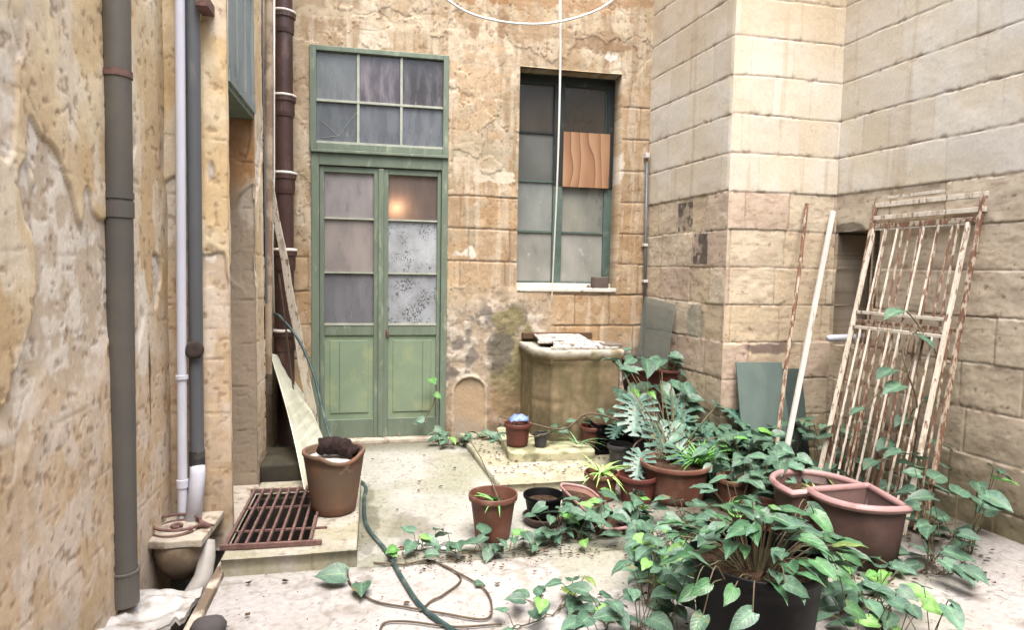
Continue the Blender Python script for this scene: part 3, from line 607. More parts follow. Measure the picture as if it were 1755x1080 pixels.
# ================================================================== left-hand walls
bl_ = Blocks([c+.02 for c in CRS[:7]]+[1.99, 2.6, 3.1, 3.7, 4.2, 4.7], .5, .9, 29)
def lpaint(which):
    def f(u, z):
        c, d = f0(u, z); return np.clip(c*(1.42 if which != 3 else 1.3), 0, .86), d
    def f0(u, z):
        n = fb(u*1.6+which*7, z*1.1, 4+which); n2 = fb(u*5+which*3, z*4, 10+which); n3 = fb(u*18, z*18, 16+which); n4 = fb(u*60, z*60, 22+which, 3)
        dh, dv, t1, t2 = bl_(u+which*3, z, .02)
        c = mx(np.broadcast_to(S(222, 192, 142), u.shape+(3,)), S(232, 210, 170), ss(.4, .62, n2))
        c = mx(c, S(204, 170, 124), ss(.5, .66, n)*.6)
        c = mx(c, S(236, 222, 200), ss(.56, .64, fb(u*8, z*3.5, 83+which))*.6)
        c = mx(c, S(178, 150, 114), ss(.58, .70, fb(u*28, z*14, 85+which, 4))*.25)
        peel = ss(.50, .515, fb(u*3.5+which, z*1.8, 48+which, 3)+(1.35-z)*.12)*(1-ss(2.1, 2.5, z))
        c = mx(c, mx(np.broadcast_to(S(206, 186, 160), u.shape+(3,)), S(232, 220, 202), ss(.42, .6, n3)), peel)
        low = 1-ss(1.15, 1.45, z+(n2-.5)*.5)
        pk = mx(np.broadcast_to(S(216, 188, 152), u.shape+(3,)), S(206, 176, 134), ss(.4, .6, n2))
        pk = mx(pk, S(226, 212, 196), ss(.5, .62, fb(u*9, z*6, 87+which))*.7)
        pk = mx(pk, S(150, 122, 96), ss(.6, .7, fb(u*26, z*18, 89+which, 4))*.3)
        pk = mx(pk, S(222, 200, 178), ss(.55, .7, n3)*.5)
        pk = mx(pk, S(150, 132, 110), (1-ss(.2, .7, z+(n2-.5)*.4))*.5)
        c = mx(c, pk, low*.9)
        edge = np.exp(-((fb(u*3.5+which, z*1.8, 48+which, 3)+(1.35-z)*.12-.515)/.006)**2)*(1-ss(2.1, 2.5, z))*(1-low)
        ck = cracks(u, z, 53+which, 2.2, .008)*ss(.5, .6, n2)
        gs = (.06+.5*(z < 2.1))*(.45 if which == 0 else 1)
        g = np.clip(np.exp(-(dh/.005)**2)*gs*(.1+1.3*ss(.42, .6, n3))+np.exp(-(dv/.004)**2)*gs*.25*n3, 0, 1)
        c = mx(c, S(110, 86, 64), np.clip(g*.5+ck*.3+edge*.35, 0, 1))
        c = mx(c, S(190, 170, 150), ss(.6, .78, fb(u*9, z*2, 57))*.3)
        pit = ss(.66, .74, fb(u*34, z*34, 36, 3)); c = mx(c, S(140, 108, 76), pit*.5)
        if which == 0:
            c = mx(c, S(60, 48, 38), blob(u, z, 3.12, 1.18, .014, .20, 93, .5, 8)*.85); c = mx(c, S(240, 230, 214), blob(u, z, 3.05, 1.45, .06, .26, 94, .8, 7)*.8)
        if which == 3:   # jamb seen inside the doorway: bare grey blocks below, brown-orange above with its shade put into the colour
            c = mx(c, mx(np.broadcast_to(S(172, 150, 124), u.shape+(3,)), S(150, 134, 112), t1), (1-ss(1.75, 2.0, z))*.95)
            c = mx(c, S(176, 120, 58), ss(1.7, 1.95, z+(n2-.5)*.5)*.85)
            c = mx(c, S(206, 190, 166), blob(u, z, -.70, 1.75, .09, .16, 90, .7, 9)*.7)
            c = mx(c, S(90, 70, 50), g*.8)
        return c, ((n2-.5)*.008+(n3-.5)*.003+(n4-.5)*.001 if which == 0 else (n2-.5)*.014+(n3-.5)*.004+(n4-.5)*.001)-g*.006-ck*.004-peel*.010*(1-low)-pit*.002
    return f
lw = thing('side_wall', 'left wall of peeling ochre plaster over stone behind the drainpipes', 'wall', (-.9, 3, 0))
sheet('masonry', np.concatenate([np.arange(-3, 1.3, .3), np.arange(1.3, 3.42, .008)]), zc(.008)-.0, lambda u, v: (u*0-.955, u, v-.3), (1, 0, 0), mWall2, lpaint(0), parent=lw)
sheet('masonry', np.append(np.arange(-.97, -.68, .0075), -.68), zc()-.3, lambda u, v: (u, u*0+3.4, v), (0, -1, 0), mWall2, lpaint(1), parent=lw)
sheet('masonry', np.array([3.4-.004, 3.43]), zc(.03), lambda u, v: (u*0-.68, u, v), (1, 0, 0), mWall2, lpaint(1), parent=lw)
sheet('masonry', np.append(np.arange(-1.15, -.68, .0075), -.68), zc(), lambda u, v: (u, u*0+4.13, v), (0, -1, 0), mWall2, lpaint(3), parent=lw)
sheet('masonry', np.arange(4.13-.004, 4.45, .0075), zc(), lambda u, v: (u*0-.68, u, v), (1, 0, 0), mWall2, lpaint(2), parent=lw)
sheet('masonry', np.arange(4.44, D+.01, .0075), zc(), lambda u, v: (u*0-.745, u, v), (1, 0, 0), mWall2, lpaint(4), holes=[(4.5, 5.2, .03, .68)], hole_depth=.4, parent=lw)
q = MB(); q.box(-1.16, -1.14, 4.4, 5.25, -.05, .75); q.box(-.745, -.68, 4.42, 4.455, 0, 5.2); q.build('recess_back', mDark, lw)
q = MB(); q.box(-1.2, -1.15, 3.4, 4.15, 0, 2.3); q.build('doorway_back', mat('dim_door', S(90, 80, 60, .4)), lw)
q = MB(); q.box(-1.15, -.684, 3.42, 4.125, 2.24, 2.27); wb = q.build('window', mGreen, lw)
q = MB(); q.box(-.70, -.672, 3.425, 4.125, 2.27, 2.33); q.box(-.70, -.674, 3.425, 4.125, 2.93, 2.98)
for y_ in (3.425, 3.65, 3.87, 4.09): q.box(-.70, -.676, y_, y_+.035, 2.33, 5.0)
q.build('window_frame', mShutter, wb, bevel=.003)
for y_ in (3.44, 3.675, 3.905): q = MB(); q.box(-.70, -.688, y_, y_+.2, 2.33, 2.93); q.box(-.70, -.688, y_, y_+.2, 2.98, 5.0); q.build('shutter_panel', mShutter, wb)
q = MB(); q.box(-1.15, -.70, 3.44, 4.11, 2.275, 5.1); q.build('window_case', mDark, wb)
# unseen opposite wall behind the camera, added to block frontal light
ow = thing('light_block_wall', 'plain ochre wall behind the viewer, unseen, added to block frontal light', 'wall', (1, -2.4, 0))
sheet('masonry', np.arange(-3, 6, .15), np.arange(0, 5.3, .15), lambda u, v: (u, u*0-2.4, v), (0, 1, 0), mWall, lambda u, v: (np.broadcast_to(S(214, 190, 150), u.shape+(3,)).copy(), u*0), parent=ow)
# ================================================================== drainpipes, left
px_ = ay(212, 1040, 2.72); pX, pY = px_.x+.002, 2.72
t = thing('drainpipe', 'thick dark grey drainpipe nearest the camera, clamped to the left wall', 'pipe', (pX, pY, .1))
tp = ay(199, 0, pY); r_ = .0475; xt = tp.x+(tp.x-pX)*.35
zt = tp.z*1.35
q = MB(); q.tube([(pX, pY, .10), (xt, pY, zt)], r_, 28, caps=False); q.build('pipe', mPipe, t, smooth=True)
def on(z): return Vector((pX+(xt-pX)*(z-.1)/(zt-.1), pY, z))
q = MB(); q.tube([on(.08), on(.21)], r_+.006, 28); q.tube([on(.205), on(.215)], r_+.009, 28); q.build('collar', mPipe, t, smooth=False, bevel=.002)
for py in (127, 335):
    z = ay(200, py, pY).z; q = MB(); q.tube([on(z-.012), on(z+.012)], r_+.004, 28); q.box(on(z).x-.1, on(z).x-.03, pY-.004, pY+.03, z-.012, z+.012)
    q.build('clamp', mPipe if py > 200 else mRust, t, smooth=False)
q = MB(); q.tube([on(ay(200, 345, pY).z-.0)+Vector((0, 0, -.06)), on(ay(200, 345, pY).z)], r_+.004, 28); q.build('coupling', mPipe, t, smooth=False)
# white pipe
def vpipe(name, lab, a, b, r, m, Yp, extras, parts='pipe'):
    A = ay(*a, Yp); B = ay(*b, Yp); t = thing(name, lab, 'pipe', B); A2 = B+(A-B)*1.35
    q = MB(); q.tube([B, A2], r, 20, caps=False); q.build('pipe', m, t, smooth=True)
    for nm, pa, rr, hh, mm in extras:
        k = (pa-b[1])/(a[1]-b[1]); c = B+(A-B)*k; dd = (A-B).normalized()
        q = MB(); q.tube([c-dd*hh/2, c+dd*hh/2], rr, 20); q.build(nm, mm, t, smooth=False, bevel=.0015)
    return t
vpipe('waste_pipe', 'slim white plastic pipe running down beside the dark grey one', (308, 0), (313, 893), .0215, mWhiteP, 3.30,
      [('coupling', 637, .028, .02, mWhiteP), ('coupling', 826, .026, .04, mWhiteP)])
t = thing('drainpipe', 'dark grey drainpipe ending in a bright white sleeve above the stone ledge', 'pipe', ay(333, 893, 3.3))
A = ay(330, 0, 3.34); B = ay(338, 790, 3.34); A2 = B+(A-B)*1.35
q = MB(); q.tube([B, A2], .031, 22, caps=False); q.build('pipe', mPipe2, t, smooth=True)
q = MB(); q.tube([B+Vector((0, 0, -.02)), B+Vector((0, 0, .05))], .035, 22); q.build('coupling', mBlackDusty, t)
q = MB(); q.tube([B+Vector((0, 0, -.01)), ay(339, 812, 3.33), ay(331, 897, 3.28)], [.033, .035, .036], 22); q.build('sleeve', mWhiteP, t, smooth=True)
k = ay(333, 600, 3.30); q = MB(); q.lathe([(.001, -.02), (.035, -.02), (.042, -.008), (.042, .008), (.03, .016), (.012, .012), (.001, .012)], 20, k, Matrix.Rotation(math.radians(80), 3, 'X')); q.build('inspection_cap', mat('dark_rust', S(76, 62, 54, .5), rough=.9, bump=.6), t, smooth=True)
vpipe('conduit', 'very thin grey conduit on the wall strip beside the green-silled window', (449, 0), (457, 520), .007, mPipe2, 4.43, [])
# stone ledge, ring, hopper
q = MB(); y1_, y2_ = 3.03, 3.385
pts = [(-.975, y1_+.02), (-.88, y1_), (-.80, y1_+.008), (-.735, y1_+.0), (-.728, y1_+.10), (-.715, y2_), (-.975, y2_)]
def prism(q, pts, z0, z1, col=None):
    n = len(pts); q.add([(x, y, z0) for x, y in pts]+[(x, y, z1) for x, y in pts], [tuple(range(n))[::-1], tuple(n+i for i in range(n))]+[(i, (i+1) % n, n+(i+1) % n, n+i) for i in range(n)], col); return q
prism(q, pts, .155, .19); o = q.build('stone_slab', mStoneS, bevel=.006); tag(o, 'rough stone ledge slab in the left corner carrying a rusty ring', 'slab')
q = MB(); cc = Vector((-.875, 3.18, .2))
ring = [cc+Vector((.10*math.cos(a), .10*math.sin(a), .006+.02*math.sin(a*.5))) for a in np.linspace(0, 2*math.pi*1.9, 70)]
q.tube(ring, .007, 8); q.tube([cc+Vector((.02*math.cos(a), .02*math.sin(a), .004)) for a in np.linspace(0, 5.5, 16)], .008, 8)
o = q.build('iron_ring', mRust, smooth=True); tag(o, 'coiled rusty iron ring lying on the stone ledge', 'ring')
q = MB(); c2 = Vector((-.785, 3.16, .195)); q.tube([c2, c2+Vector((.02, .01, .014)), c2+Vector((.05, -.005, .012)), c2+Vector((.07, .012, .004))], [.012, .018, .01, .005], 8)
o = q.build('latch', mRust, smooth=True); tag(o, 'small lumpy rusted latch beside the iron ring on the ledge', 'latch')
q = MB(); q.lathe([(.115, .152), (.118, .11), (.105, .05), (.07, 0), (.03, -.03), (.001, -.035)], 28, (-.845, 3.15, 0)); o = q.build('drain_hopper', mat('buff_clay', S(176, 150, 120, .5), bump=.3, col2=S(140, 120, 96, .5)), smooth=True); tag(o, 'rounded buff clay hopper hanging under the stone ledge', 'hopper')
q = MB(); q.tube([(-.735, 3.14, .14), (-.73, 3.10, .08), (-.735, 3.05, .01), (-.77, 3.0, -.05), (-.84, 2.98, -.09)], [.03, .036, .04, .042, .045], 16); o = q.build('pipe_elbow', mat('dirty_pale_plastic', S(196, 190, 182, .5), rough=.6, bump=.1, col2=S(186, 176, 160, .55), thr=.62), smooth=True); tag(o, 'curved dirty white pipe elbow below the right end of the ledge', 'pipe')
q = MB(); prism(q, [(-.70, 2.0), (-.655, 2.0), (-.652, 3.06), (-.655, 3.395), (-.69, 3.395)], -.3, .03); o = q.build('kerb_stone', mat('kerb_stone', S(222, 206, 186, .62), bump=.6, col2=S(150, 128, 104, .5)), bevel=.006); tag(o, 'narrow upright stone edging between the pit and the paving', 'kerb')
def crumple(u, v):
    n = fb(u*6, v*6, 5, 3); n2 = fb(u*16+3, v*16, 11, 3); rid = 1-np.abs(fb(u*5+9, v*7, 19, 2)-.5)*6
    return np.broadcast_to(S(226, 224, 222, .72), u.shape+(3,)).copy(), (n-.5)*.07+(n2-.5)*.02+np.clip(rid, 0, 1)*.018
pl = sheet('plastic_sheet', np.arange(-.99, -.70, .006), np.arange(2.45, 2.93, .006), lambda u, v: (u+.0, v, .0+(u+.72)*-.05+(2.93-v)*.18), (0, 0, 1), mFilm, crumple, skirt=.02, org=(-.84, 2.6, 0))
tag(pl, 'crumpled white plastic sheet in the pit at the foot of the drainpipe', 'sheet')
q = MB(); q.lathe([(.001, 0), (.05, .0), (.06, .03), (.045, .06), (.02, .07), (.001, .07)], 12, azz(362, 1078, 0)+Vector((.0, -.05, 0)), wob=.12); o = q.build('stone', mat('dark_stone', S(96, 90, 90, .5), bump=.5), smooth=True); tag(o, 'rounded dark stone on the paving at the bottom left edge', 'stone')
q = MB(); a = ay(345, 2, 3.3); q.box(a.x-.02, a.x+.035, 3.27, 3.4, a.z-.03, a.z+.02); q.tube([(a.x-.005, 3.28, a.z-.02), (a.x-.005, 3.28, a.z+.09)], .01, 8); o = q.build('wall_bracket', mRust, bevel=.003); tag(o, 'stubby dark iron bracket at the top of the pier above the white pipe', 'bracket')
# grate
t = thing('drain_grate', 'rusty iron bar grate over the pit beside the broken clay pot', 'grate', (-.47, 3.55, .085))
zt_ = .094
q = MB(); q.bar((-.69, 3.165, zt_), (-.235, 3.150, zt_), .024, .018); q.bar((-.69, 3.95, zt_), (-.27, 3.94, zt_), .02, .014)
q.bar((-.668, 3.16, zt_), (-.668, 3.95, zt_), .02, .014); q.build('frame', mRust, t, bevel=.002)
for i in range(8):
    x = -.625+i*.048; q = MB(); q.bar((x, 3.16, zt_+.006), (x+.008, 3.945, zt_+.006), .019, .012); q.build('bar', mRust, t, bevel=.002)
for y_ in (3.36, 3.68): q = MB(); q.bar((-.66, y_, zt_-.008), (-.225, y_-.01, zt_-.008), .012, .011); q.build('cross_bar', mRust, t, bevel=.002)
# ================================================================== far-left corner
bx_ = ay(487, 300, 5.17)
t = thing('soil_pipe', 'dark brown cast iron soil pipe with collars in the far left corner', 'pipe', (bx_.x, 5.17, 0))
q = MB(); q.tube([(bx_.x, 5.17, .05), (bx_.x, 5.17, 4.8)], .066, 26, caps=False); q.build('pipe', mBrown, t, smooth=True)
for py in (41, 184, 316, 447, 585):
    z = ay(487, py, 5.17).z; q = MB(); q.lathe([(.066, -.075), (.074, -.07), (.078, -.04), (.078, .03), (.088, .04), (.088, .07), (.072, .072), (.066, .07)], 26, (bx_.x, 5.17, z)); q.build('collar', mBrown, t, smooth=False)
    q = MB(); q.lathe([(.066, .066), (.092, .072), (.088, .088), (.066, .094)], 26, (bx_.x, 5.17, z), wob=.02); q.build('mortar_ring', mWhiteW, t, smooth=True)
q = MB(); q.tube([ay(470, -60, 5.0), ay(470, 150, 5.0), ay(470, 300, 5.0), ay(467, 420, 5.0), ay(470, 541, 5.0)], .006, 7); o = q.build('cable', mCable, smooth=True); tag(o, 'thin off-white cable running down beside the brown soil pipe', 'cable')
q = MB(); q.tube([ay(461, -40, 4.68), ay(459, 640, 4.68)], .028, 14); o = q.build('conduit', mat('limewashed_pipe', S(200, 176, 146, .58), bump=.5, col2=S(170, 140, 110, .5))); tag(o, 'limewashed pipe close to the dark low opening on the left', 'pipe')
a = ay(453, 258, 4.72); b = azz(548, 757, .03); b = Vector((b.x-.02, D-.05, .03))
q = MB(); prev = None; K = 14
for i in range(K):
    p0 = a.lerp(b, i/K); p1 = a.lerp(b, (i+1)/K); s_ = .035+.05*(i/K)
    j0 = Vector((math.sin(i*1.7)*.004, 0, 0)); j1 = Vector((math.sin((i+1)*1.7)*.004, 0, 0))
    q.bar(p0+j0, p1+j1, .036+.038*((i+.5)/K), .02, (1, 0, 0))
o = q.build('plank', mRustPaint, bevel=.003); tag(o, 'long rusty flaking plank leaning from the floor to the far left corner', 'plank')
q = MB(); q.tube([ay(478, 470, 4.9), ay(492, 580, 4.95), ay(503, 670, 5.0)], .006, 6); o = q.build('stick', mStemDk); tag(o, 'thin pale stick between the brown pipe and the flaking plank', 'stick')
A = ax(463, 607, -.70); B = ax(488, 611, -.72); Cc = azz(521, 840, .098); Dd = B+(Cc-A); Dd.z = .098; Dd.x += .08
q = MB(); n_ = 10
for i in range(n_):
    t0, t1_ = i/n_, (i+1)/n_
    bend = lambda t: Vector((.02*math.sin(math.pi*t), 0, -.02*math.sin(math.pi*t)))
    q.quadslab(A.lerp(Cc, t0)+bend(t0), A.lerp(Cc, t1_)+bend(t1_), B.lerp(Dd, t1_)+bend(t1_), B.lerp(Dd, t0)+bend(t0), .006)
o = q.build('sheet_panel', mCream); tag(o, 'pale cream fibreglass sheet leaning on the left wall behind the clay pot', 'sheet')
q = MB(); q.box(-.68, -.40, 4.2, 4.62, 0, .17); o = q.build('stone_block', mat('dark_mossy_stone', S(90, 84, 60, .45), bump=.6, col2=S(70, 62, 48, .45)), bevel=.012); tag(o, 'low dark mossy block on the floor behind the leaning cream sheet', 'block')
# hose
def cat(pts, n=8):
    P_ = [Vector(p) for p in pts]; P_ = [P_[0]*2-P_[1]]+P_+[P_[-1]*2-P_[-2]]; out = []
    for i in range(1, len(P_)-2):
        for k in range(n):
            t = k/n; a, b, c, d = P_[i-1:i+3]
            out.append(.5*((2*b)+(c-a)*t+(2*a-5*b+4*c-d)*t*t+(3*b-a-3*c+d)*t**3))
    out.append(P_[-2]); return out
hp = [ay(470, 538, 4.98), ay(483, 546, 4.95), ay(513, 585, 4.9), ay(537, 640, 4.8), ay(551, 695, 4.7), ay(566, 750, 4.6), Vector((-.17, 4.45, .03)), Vector((-.05, 4.2, .014)), Vector((-.05, 3.95, .013)),
      azz(628, 900, .013), azz(662, 945, .013), azz(688, 990, .013), azz(722, 1040, .013), azz(775, 1080, .013), azz(860, 1130, .013), azz(960, 1170, .013)]
q = MB(); q.tube(cat(hp, 10), .0105, 12); o = q.build('garden_hose', mHose, smooth=True); tag(o, 'teal garden hose winding from the corner across the paving', 'hose')
# ================================================================== pots
def pot(name, label, c, rt, rb, h, m, cat_='pot', rim=.03, lip=.008, th=.006, soil=.8, tilt=None, z=0, soil_m=None, group=None, n=48, wob=0.01, broken=0):
    t = thing(name, label, cat_, (c[0], c[1], z), group or 'plant pots standing about the yard'); q = MB()
    k = (rt-lip-rb)/h; pr = [(.001, 0), (rb*.9, 0), (rb, .006)]
    for i in range(1, 7): pr.append((rb+k*(h-rim)*i/6, (h-rim)*i/6))
    pr += [(rt-.001, h-rim+.001), (rt, h-rim+.006), (rt, h-.003), (rt-.002, h), (rt-th, h), (rt-th-.001, h-.004), (rt-lip-th, h-rim-.004)]
    pr += [(rb+k*h*.5-th, h*.5), (rb-th, .012), (.001, .012)]
    Mx = Matrix.Rotation(tilt[0], 3, Vector(tilt[1])) if tilt else None
    q.lathe(pr, n, (c[0], c[1], z), Mx, wob)
    if broken:
        q.v = [(v[0], v[1], v[2]-max(0, math.cos(math.atan2(v[1]-c[1], v[0]-c[0])-broken[0])-.72)*broken[1]*(v[2] > z+h-rim-.01)) for v in q.v]
    q.build('pot_body', m, t, smooth=True)
    if soil:
        rs = (rb+k*h*soil-th); q = MB(); rings = 6; vs = [(c[0], c[1], z)]
        q.lathe([(rs*(i/rings)+.001, h*soil+random.uniform(-.004, .006)) for i in range(rings+1)], 24, (c[0], c[1], z), Mx); q.build('soil', soil_m or mSoil, t, smooth=True)
    return t
cp = Vector((-.205, 3.60, 0)); zp = .082
t = pot('clay_pot', 'large broken terracotta pot holding a rolled dark cloth, on the step beside the grate', cp, .163, .112, .335, mTerra, rim=.02, lip=.003, th=.014, soil=.88, z=zp, wob=.015, broken=(-1.2, .12), soil_m=mat('white_rubble', S(236, 232, 226, .75), bump=.8, bscale=40, col2=S(150, 140, 130, .5), thr=.62, s2=20))
q = MB(); cz = zp+.325
def roll(c, L, r, ang, tilt):
    q = MB(); k = 26; vs = []
    dv = Vector((math.cos(ang), math.sin(ang), tilt)).normalized()
    pts = []; R_ = []
    for i in range(k):
        s = i/(k-1)*2-1; pts.append(c+dv*s*L/2+Vector((0, 0, .006*math.sin(s*9)))); R_.append(r*(1-.35*max(0, abs(s)-.85)/.15)*(1+.09*math.sin(s*13)))
    q.tube(pts, R_, 20); return q
q = roll(cp+Vector((-.0, -.02, cz-0+.032)), .16, .045, -.12, -.05); q2 = roll(cp+Vector((.06, -.03, cz+.016)), .14, .038, -.5, -.2)
q.v += []; n0 = len(q.v); q.add(q2.v, q2.f); o = q.build('cloth_roll', mCloth, smooth=True); tag(o, 'rolled dark brown cloth lying in the mouth of the broken terracotta pot', 'cloth')
pot('plant_pot', 'medium terracotta pot with sprouting green shoots, alone on the open paving', (.612, 3.30, 0), .127, .088, .235, mTerraP, soil=.72)
t = thing('saucer', 'brown saucer under the small black bowl pot', 'saucer', (.925, 3.45, 0)); q = MB(); q.lathe([(.001, 0), (.10, 0), (.113, .035), (.118, .045), (.108, .045), (.098, .01), (.001, .01)], 36, (.925, 3.45, 0)); q.build('dish', mBrownP, t, smooth=True)
q = MB(); q.lathe([(.001, .03), (.1, .03)], 36, (.925, 3.45, 0)); q.build('standing_water', mat('murky_water', S(120, 105, 80, .45), rough=.08, bump=.0), t)
pot('plant_pot', 'shallow black bowl pot standing on the brown saucer', (.925, 3.46, 0), .112, .085, .115, mBlack, rim=.018, lip=.007, soil=.6, z=.045)
# toppled rose planter behind
def outline_pot(name, label, pts, z0, h, m, taper=.82, rimw=.018, soil=.7, mb=None, tiltM=None, rimh=.03, cat_='planter'):
    P_ = np.array(pts); cen = P_.mean(0); t = thing(name, label, cat_, (cen[0], cen[1], z0)); n = len(P_)
    def ring(s, off, z):   # scale about the centre plus outward offset
        out = []
        for i in range(n):
            p = cen+(P_[i]-cen)*s; dd = (P_[i]-cen); dd = dd/np.linalg.norm(dd); p = p+dd*off; out.append(Vector((p[0], p[1], z)))
        return out
    rings = [ring(taper*.9, 0, z0), ring(taper, 0, z0+.004), ring(taper+(1-taper)*.5, 0, z0+h*.5), ring(1, -.004, z0+h-rimh)]
    q = MB()
    def skin(q, rings, cap0=False, cap1=False):
        base = []; 
        for r in rings: base += r
        fs = []
        for i in range(len(rings)-1):
            for j in range(n): fs.append((i*n+j, i*n+(j+1) % n, (i+1)*n+(j+1) % n, (i+1)*n+j))
        if cap0: fs.append(tuple(range(n))[::-1])
        if cap1: fs.append(tuple((len(rings)-1)*n+j for j in range(n)))
        q.add([tiltM @ Vector(p) if tiltM else p for p in base], fs)
    skin(q, rings+[ring(1, -.01, z0+h-rimh*.5), ring(taper+(1-taper)*.5, -.010, z0+h*.5), ring(taper, -.01, z0+.012)], cap0=True, cap1=True)
    q.build('pot_body', mb or m, t, smooth=True)
    q = MB(); rr = []
    for a in np.linspace(0, 2*math.pi, 9)[:-1]: rr.append(ring(1, math.cos(a)*rimw*.7+.004, z0+h-rimh*.4+math.sin(a)*rimh*.5))
    skin(q, rr+[rr[0]]); q.build('rim', m, t, smooth=True)
    if soil:
        q = MB(); skin(q, [ring(.02, 0, z0+h*soil+.01), ring(.5, 0, z0+h*soil+.004), ring(taper+(1-taper)*soil, -.012, z0+h*soil)], cap0=True); q.build('soil', mSoil, t, smooth=True)
    return t
def roundpoly(pts, r, n=5):
    out = []; k = len(pts)
    for i in range(k):
        p = Vector(pts[i]); a = (Vector(pts[i-1])-p).normalized(); b = (Vector(pts[(i+1) % k])-p).normalized(); rr = r[i] if isinstance(r, list) else r
        for j in range(n+1):
            t = j/n; q0 = p+a*rr; q2 = p+b*rr; out.append(tuple((q0*(1-t)**2+p*2*t*(1-t)+q2*t*t)))
    return out
def arcpoly(corner, e1, e2, bul, n=18):
    """corner planter: two straight sides corner-e1, corner-e2 and a bulging front arc"""
    C_ = Vector(corner); A = Vector(e1); B = Vector(e2); out = []
    out += [tuple(C_.lerp(B, .05)), tuple(C_), tuple(C_.lerp(A, .05))]
    out += [tuple(C_.lerp(A, k)) for k in (.3, .6, .9)]
    for i in range(n+1):
        a = math.pi/2*i/n; out.append(tuple(C_+(A-C_)*math.cos(a)**bul+(B-C_)*math.sin(a)**bul))
    out += [tuple(C_.lerp(B, k)) for k in (.9, .6, .3)]
    return out
hA = .33
c_ = azz(1488, 829, hA); e1 = azz(1388, 836, hA); e2 = azz(1556, 868, hA)
print('PLANTER', c_, e1, e2)
outline_pot('corner_planter', 'big empty rose-rimmed brown corner planter nearest the gate', arcpoly(c_.xy, e1.xy, e2.xy, .9), 0, hA, mRose, taper=.84, soil=.45, mb=mBrownP, rimw=.027, rimh=.04)
c_ = azz(1478, 826, .33); e1 = azz(1360, 838, .33); print('P1', c_, e1)
Mc = Vector(((c_.x+e1.x)/2, (c_.y+e1.y)/2)); hd = (c_-e1).xy; hl_ = hd.length/2; hd.normalize(); pd = Vector((-hd.y, hd.x))
if pd.y < 0: pd = -pd
pts = [tuple(Mc+hd*hl_*math.cos(a)+pd*(.30*abs(math.sin(a))**.8)) for a in np.linspace(0, math.pi, 22)]
outline_pot('corner_planter', 'half-round rose planter with a little weed, behind the bigger one', pts, 0, .32, mRose, taper=.84, soil=.8, mb=mBrownP, rimw=.027, rimh=.04)
Mt = Matrix.Translation((1.11, 3.42, 0)) @ Matrix.Rotation(math.radians(14), 4, 'X') @ Matrix.Rotation(math.radians(6), 4, 'Y') @ Matrix.Translation((-1.11, -3.42, 0))
q3 = [(.99, 3.62), (1.12, 3.66), (1.22, 3.52), (1.36, 3.22), (1.24, 3.16), (1.10, 3.30)]
outline_pot('corner_planter', 'tilted chipped rose planter half buried in creepers beside the saucer', roundpoly([(1.02, 3.62), (1.20, 3.58), (1.33, 3.22), (1.17, 3.18)], [.08, .06, .05, .05], 5), .0, .13, mRose, taper=.85, soil=.75, mb=mTerraP, rimw=.012, rimh=.02, tiltM=Mt)
pot('plant_pot', 'big terracotta plastic pot with pale rim under the monstera', (1.83, 3.70, 0), .215, .165, .235, mTerraP, rim=.03, lip=.012, th=.012, soil=.85)
pot('plant_pot', 'empty glossy red-brown pot left of the big monstera pot', (1.57, 3.68, 0), .12, .09, .17, mRedP, soil=.5)
pot('plant_pot', 'red-brown pot holding the pale spider plant', (1.37, 3.76, 0), .105, .08, .17, mTerraP, soil=.85)
pot('plant_pot', 'red pot with blue plastic scrap, standing left on the well plinth', (1.03, 4.62, 0), .10, .075, .17, mRedP, z=.115, soil=.8)
pot('plant_pot', 'tiny black pot between the two red pots on the well plinth', (1.19, 4.56, 0), .055, .042, .105, mBlackDusty, rim=.02, lip=.004, z=.115, soil=.6)
pot('plant_pot', 'rust-red pot stacked inside another at the foot of the well', (1.60, 4.60, 0), .10, .07, .20, mRedP, z=.05, soil=.5)
pot('plant_pot', 'dark pot in front of the black crate beside the well', (1.68, 4.25, 0), .09, .065, .15, mBlackDusty, z=.05, soil=.7)
pot('plant_pot', 'low dark square-looking pot under the monstera leaves', (1.95, 4.35, 0), .14, .11, .2, mBlackDusty, z=.05, soil=.8)
pot('plant_pot', 'short terracotta pot among the creepers right of the monstera', (2.10, 3.45, 0), .12, .09, .20, mTerraP, soil=.7)
pot('plant_pot', 'shallow terracotta pot half hidden behind the foreground creeper', (2.02, 3.12, 0), .14, .1, .16, mTerraP, soil=.7)
pot('plant_pot', 'large glossy black pot in the right foreground overflowing with creeper', (1.345, 2.06, 0), .235, .185, .40, mBlack, rim=.03, lip=.012, soil=.85)
# crate of black plastic by the well
t = thing('plastic_crate', 'black slatted plastic crate of rubbish beside the well', 'crate', (1.75, 4.62, .05)); q = MB()
for z in (.06, .11, .16, .21, .25):
    q.box(1.6, 1.98, 4.50, 4.51, z, z+.025); q.box(1.6, 1.98, 4.78, 4.79, z, z+.025); q.box(1.59, 1.60, 4.5, 4.79, z, z+.025); q.box(1.98, 1.99, 4.5, 4.79, z, z+.025)
for x in (1.6, 1.72, 1.85, 1.97): q.box(x, x+.015, 4.495, 4.505, .05, .27)
q.box(1.6, 1.98, 4.51, 4.78, .05, .065); q.build('crate_body', mBlack, t)
q = MB(); q.box(1.61, 1.97, 4.52, 4.77, .07, .2); q.build('rubbish', mSoil, t, bevel=.02)
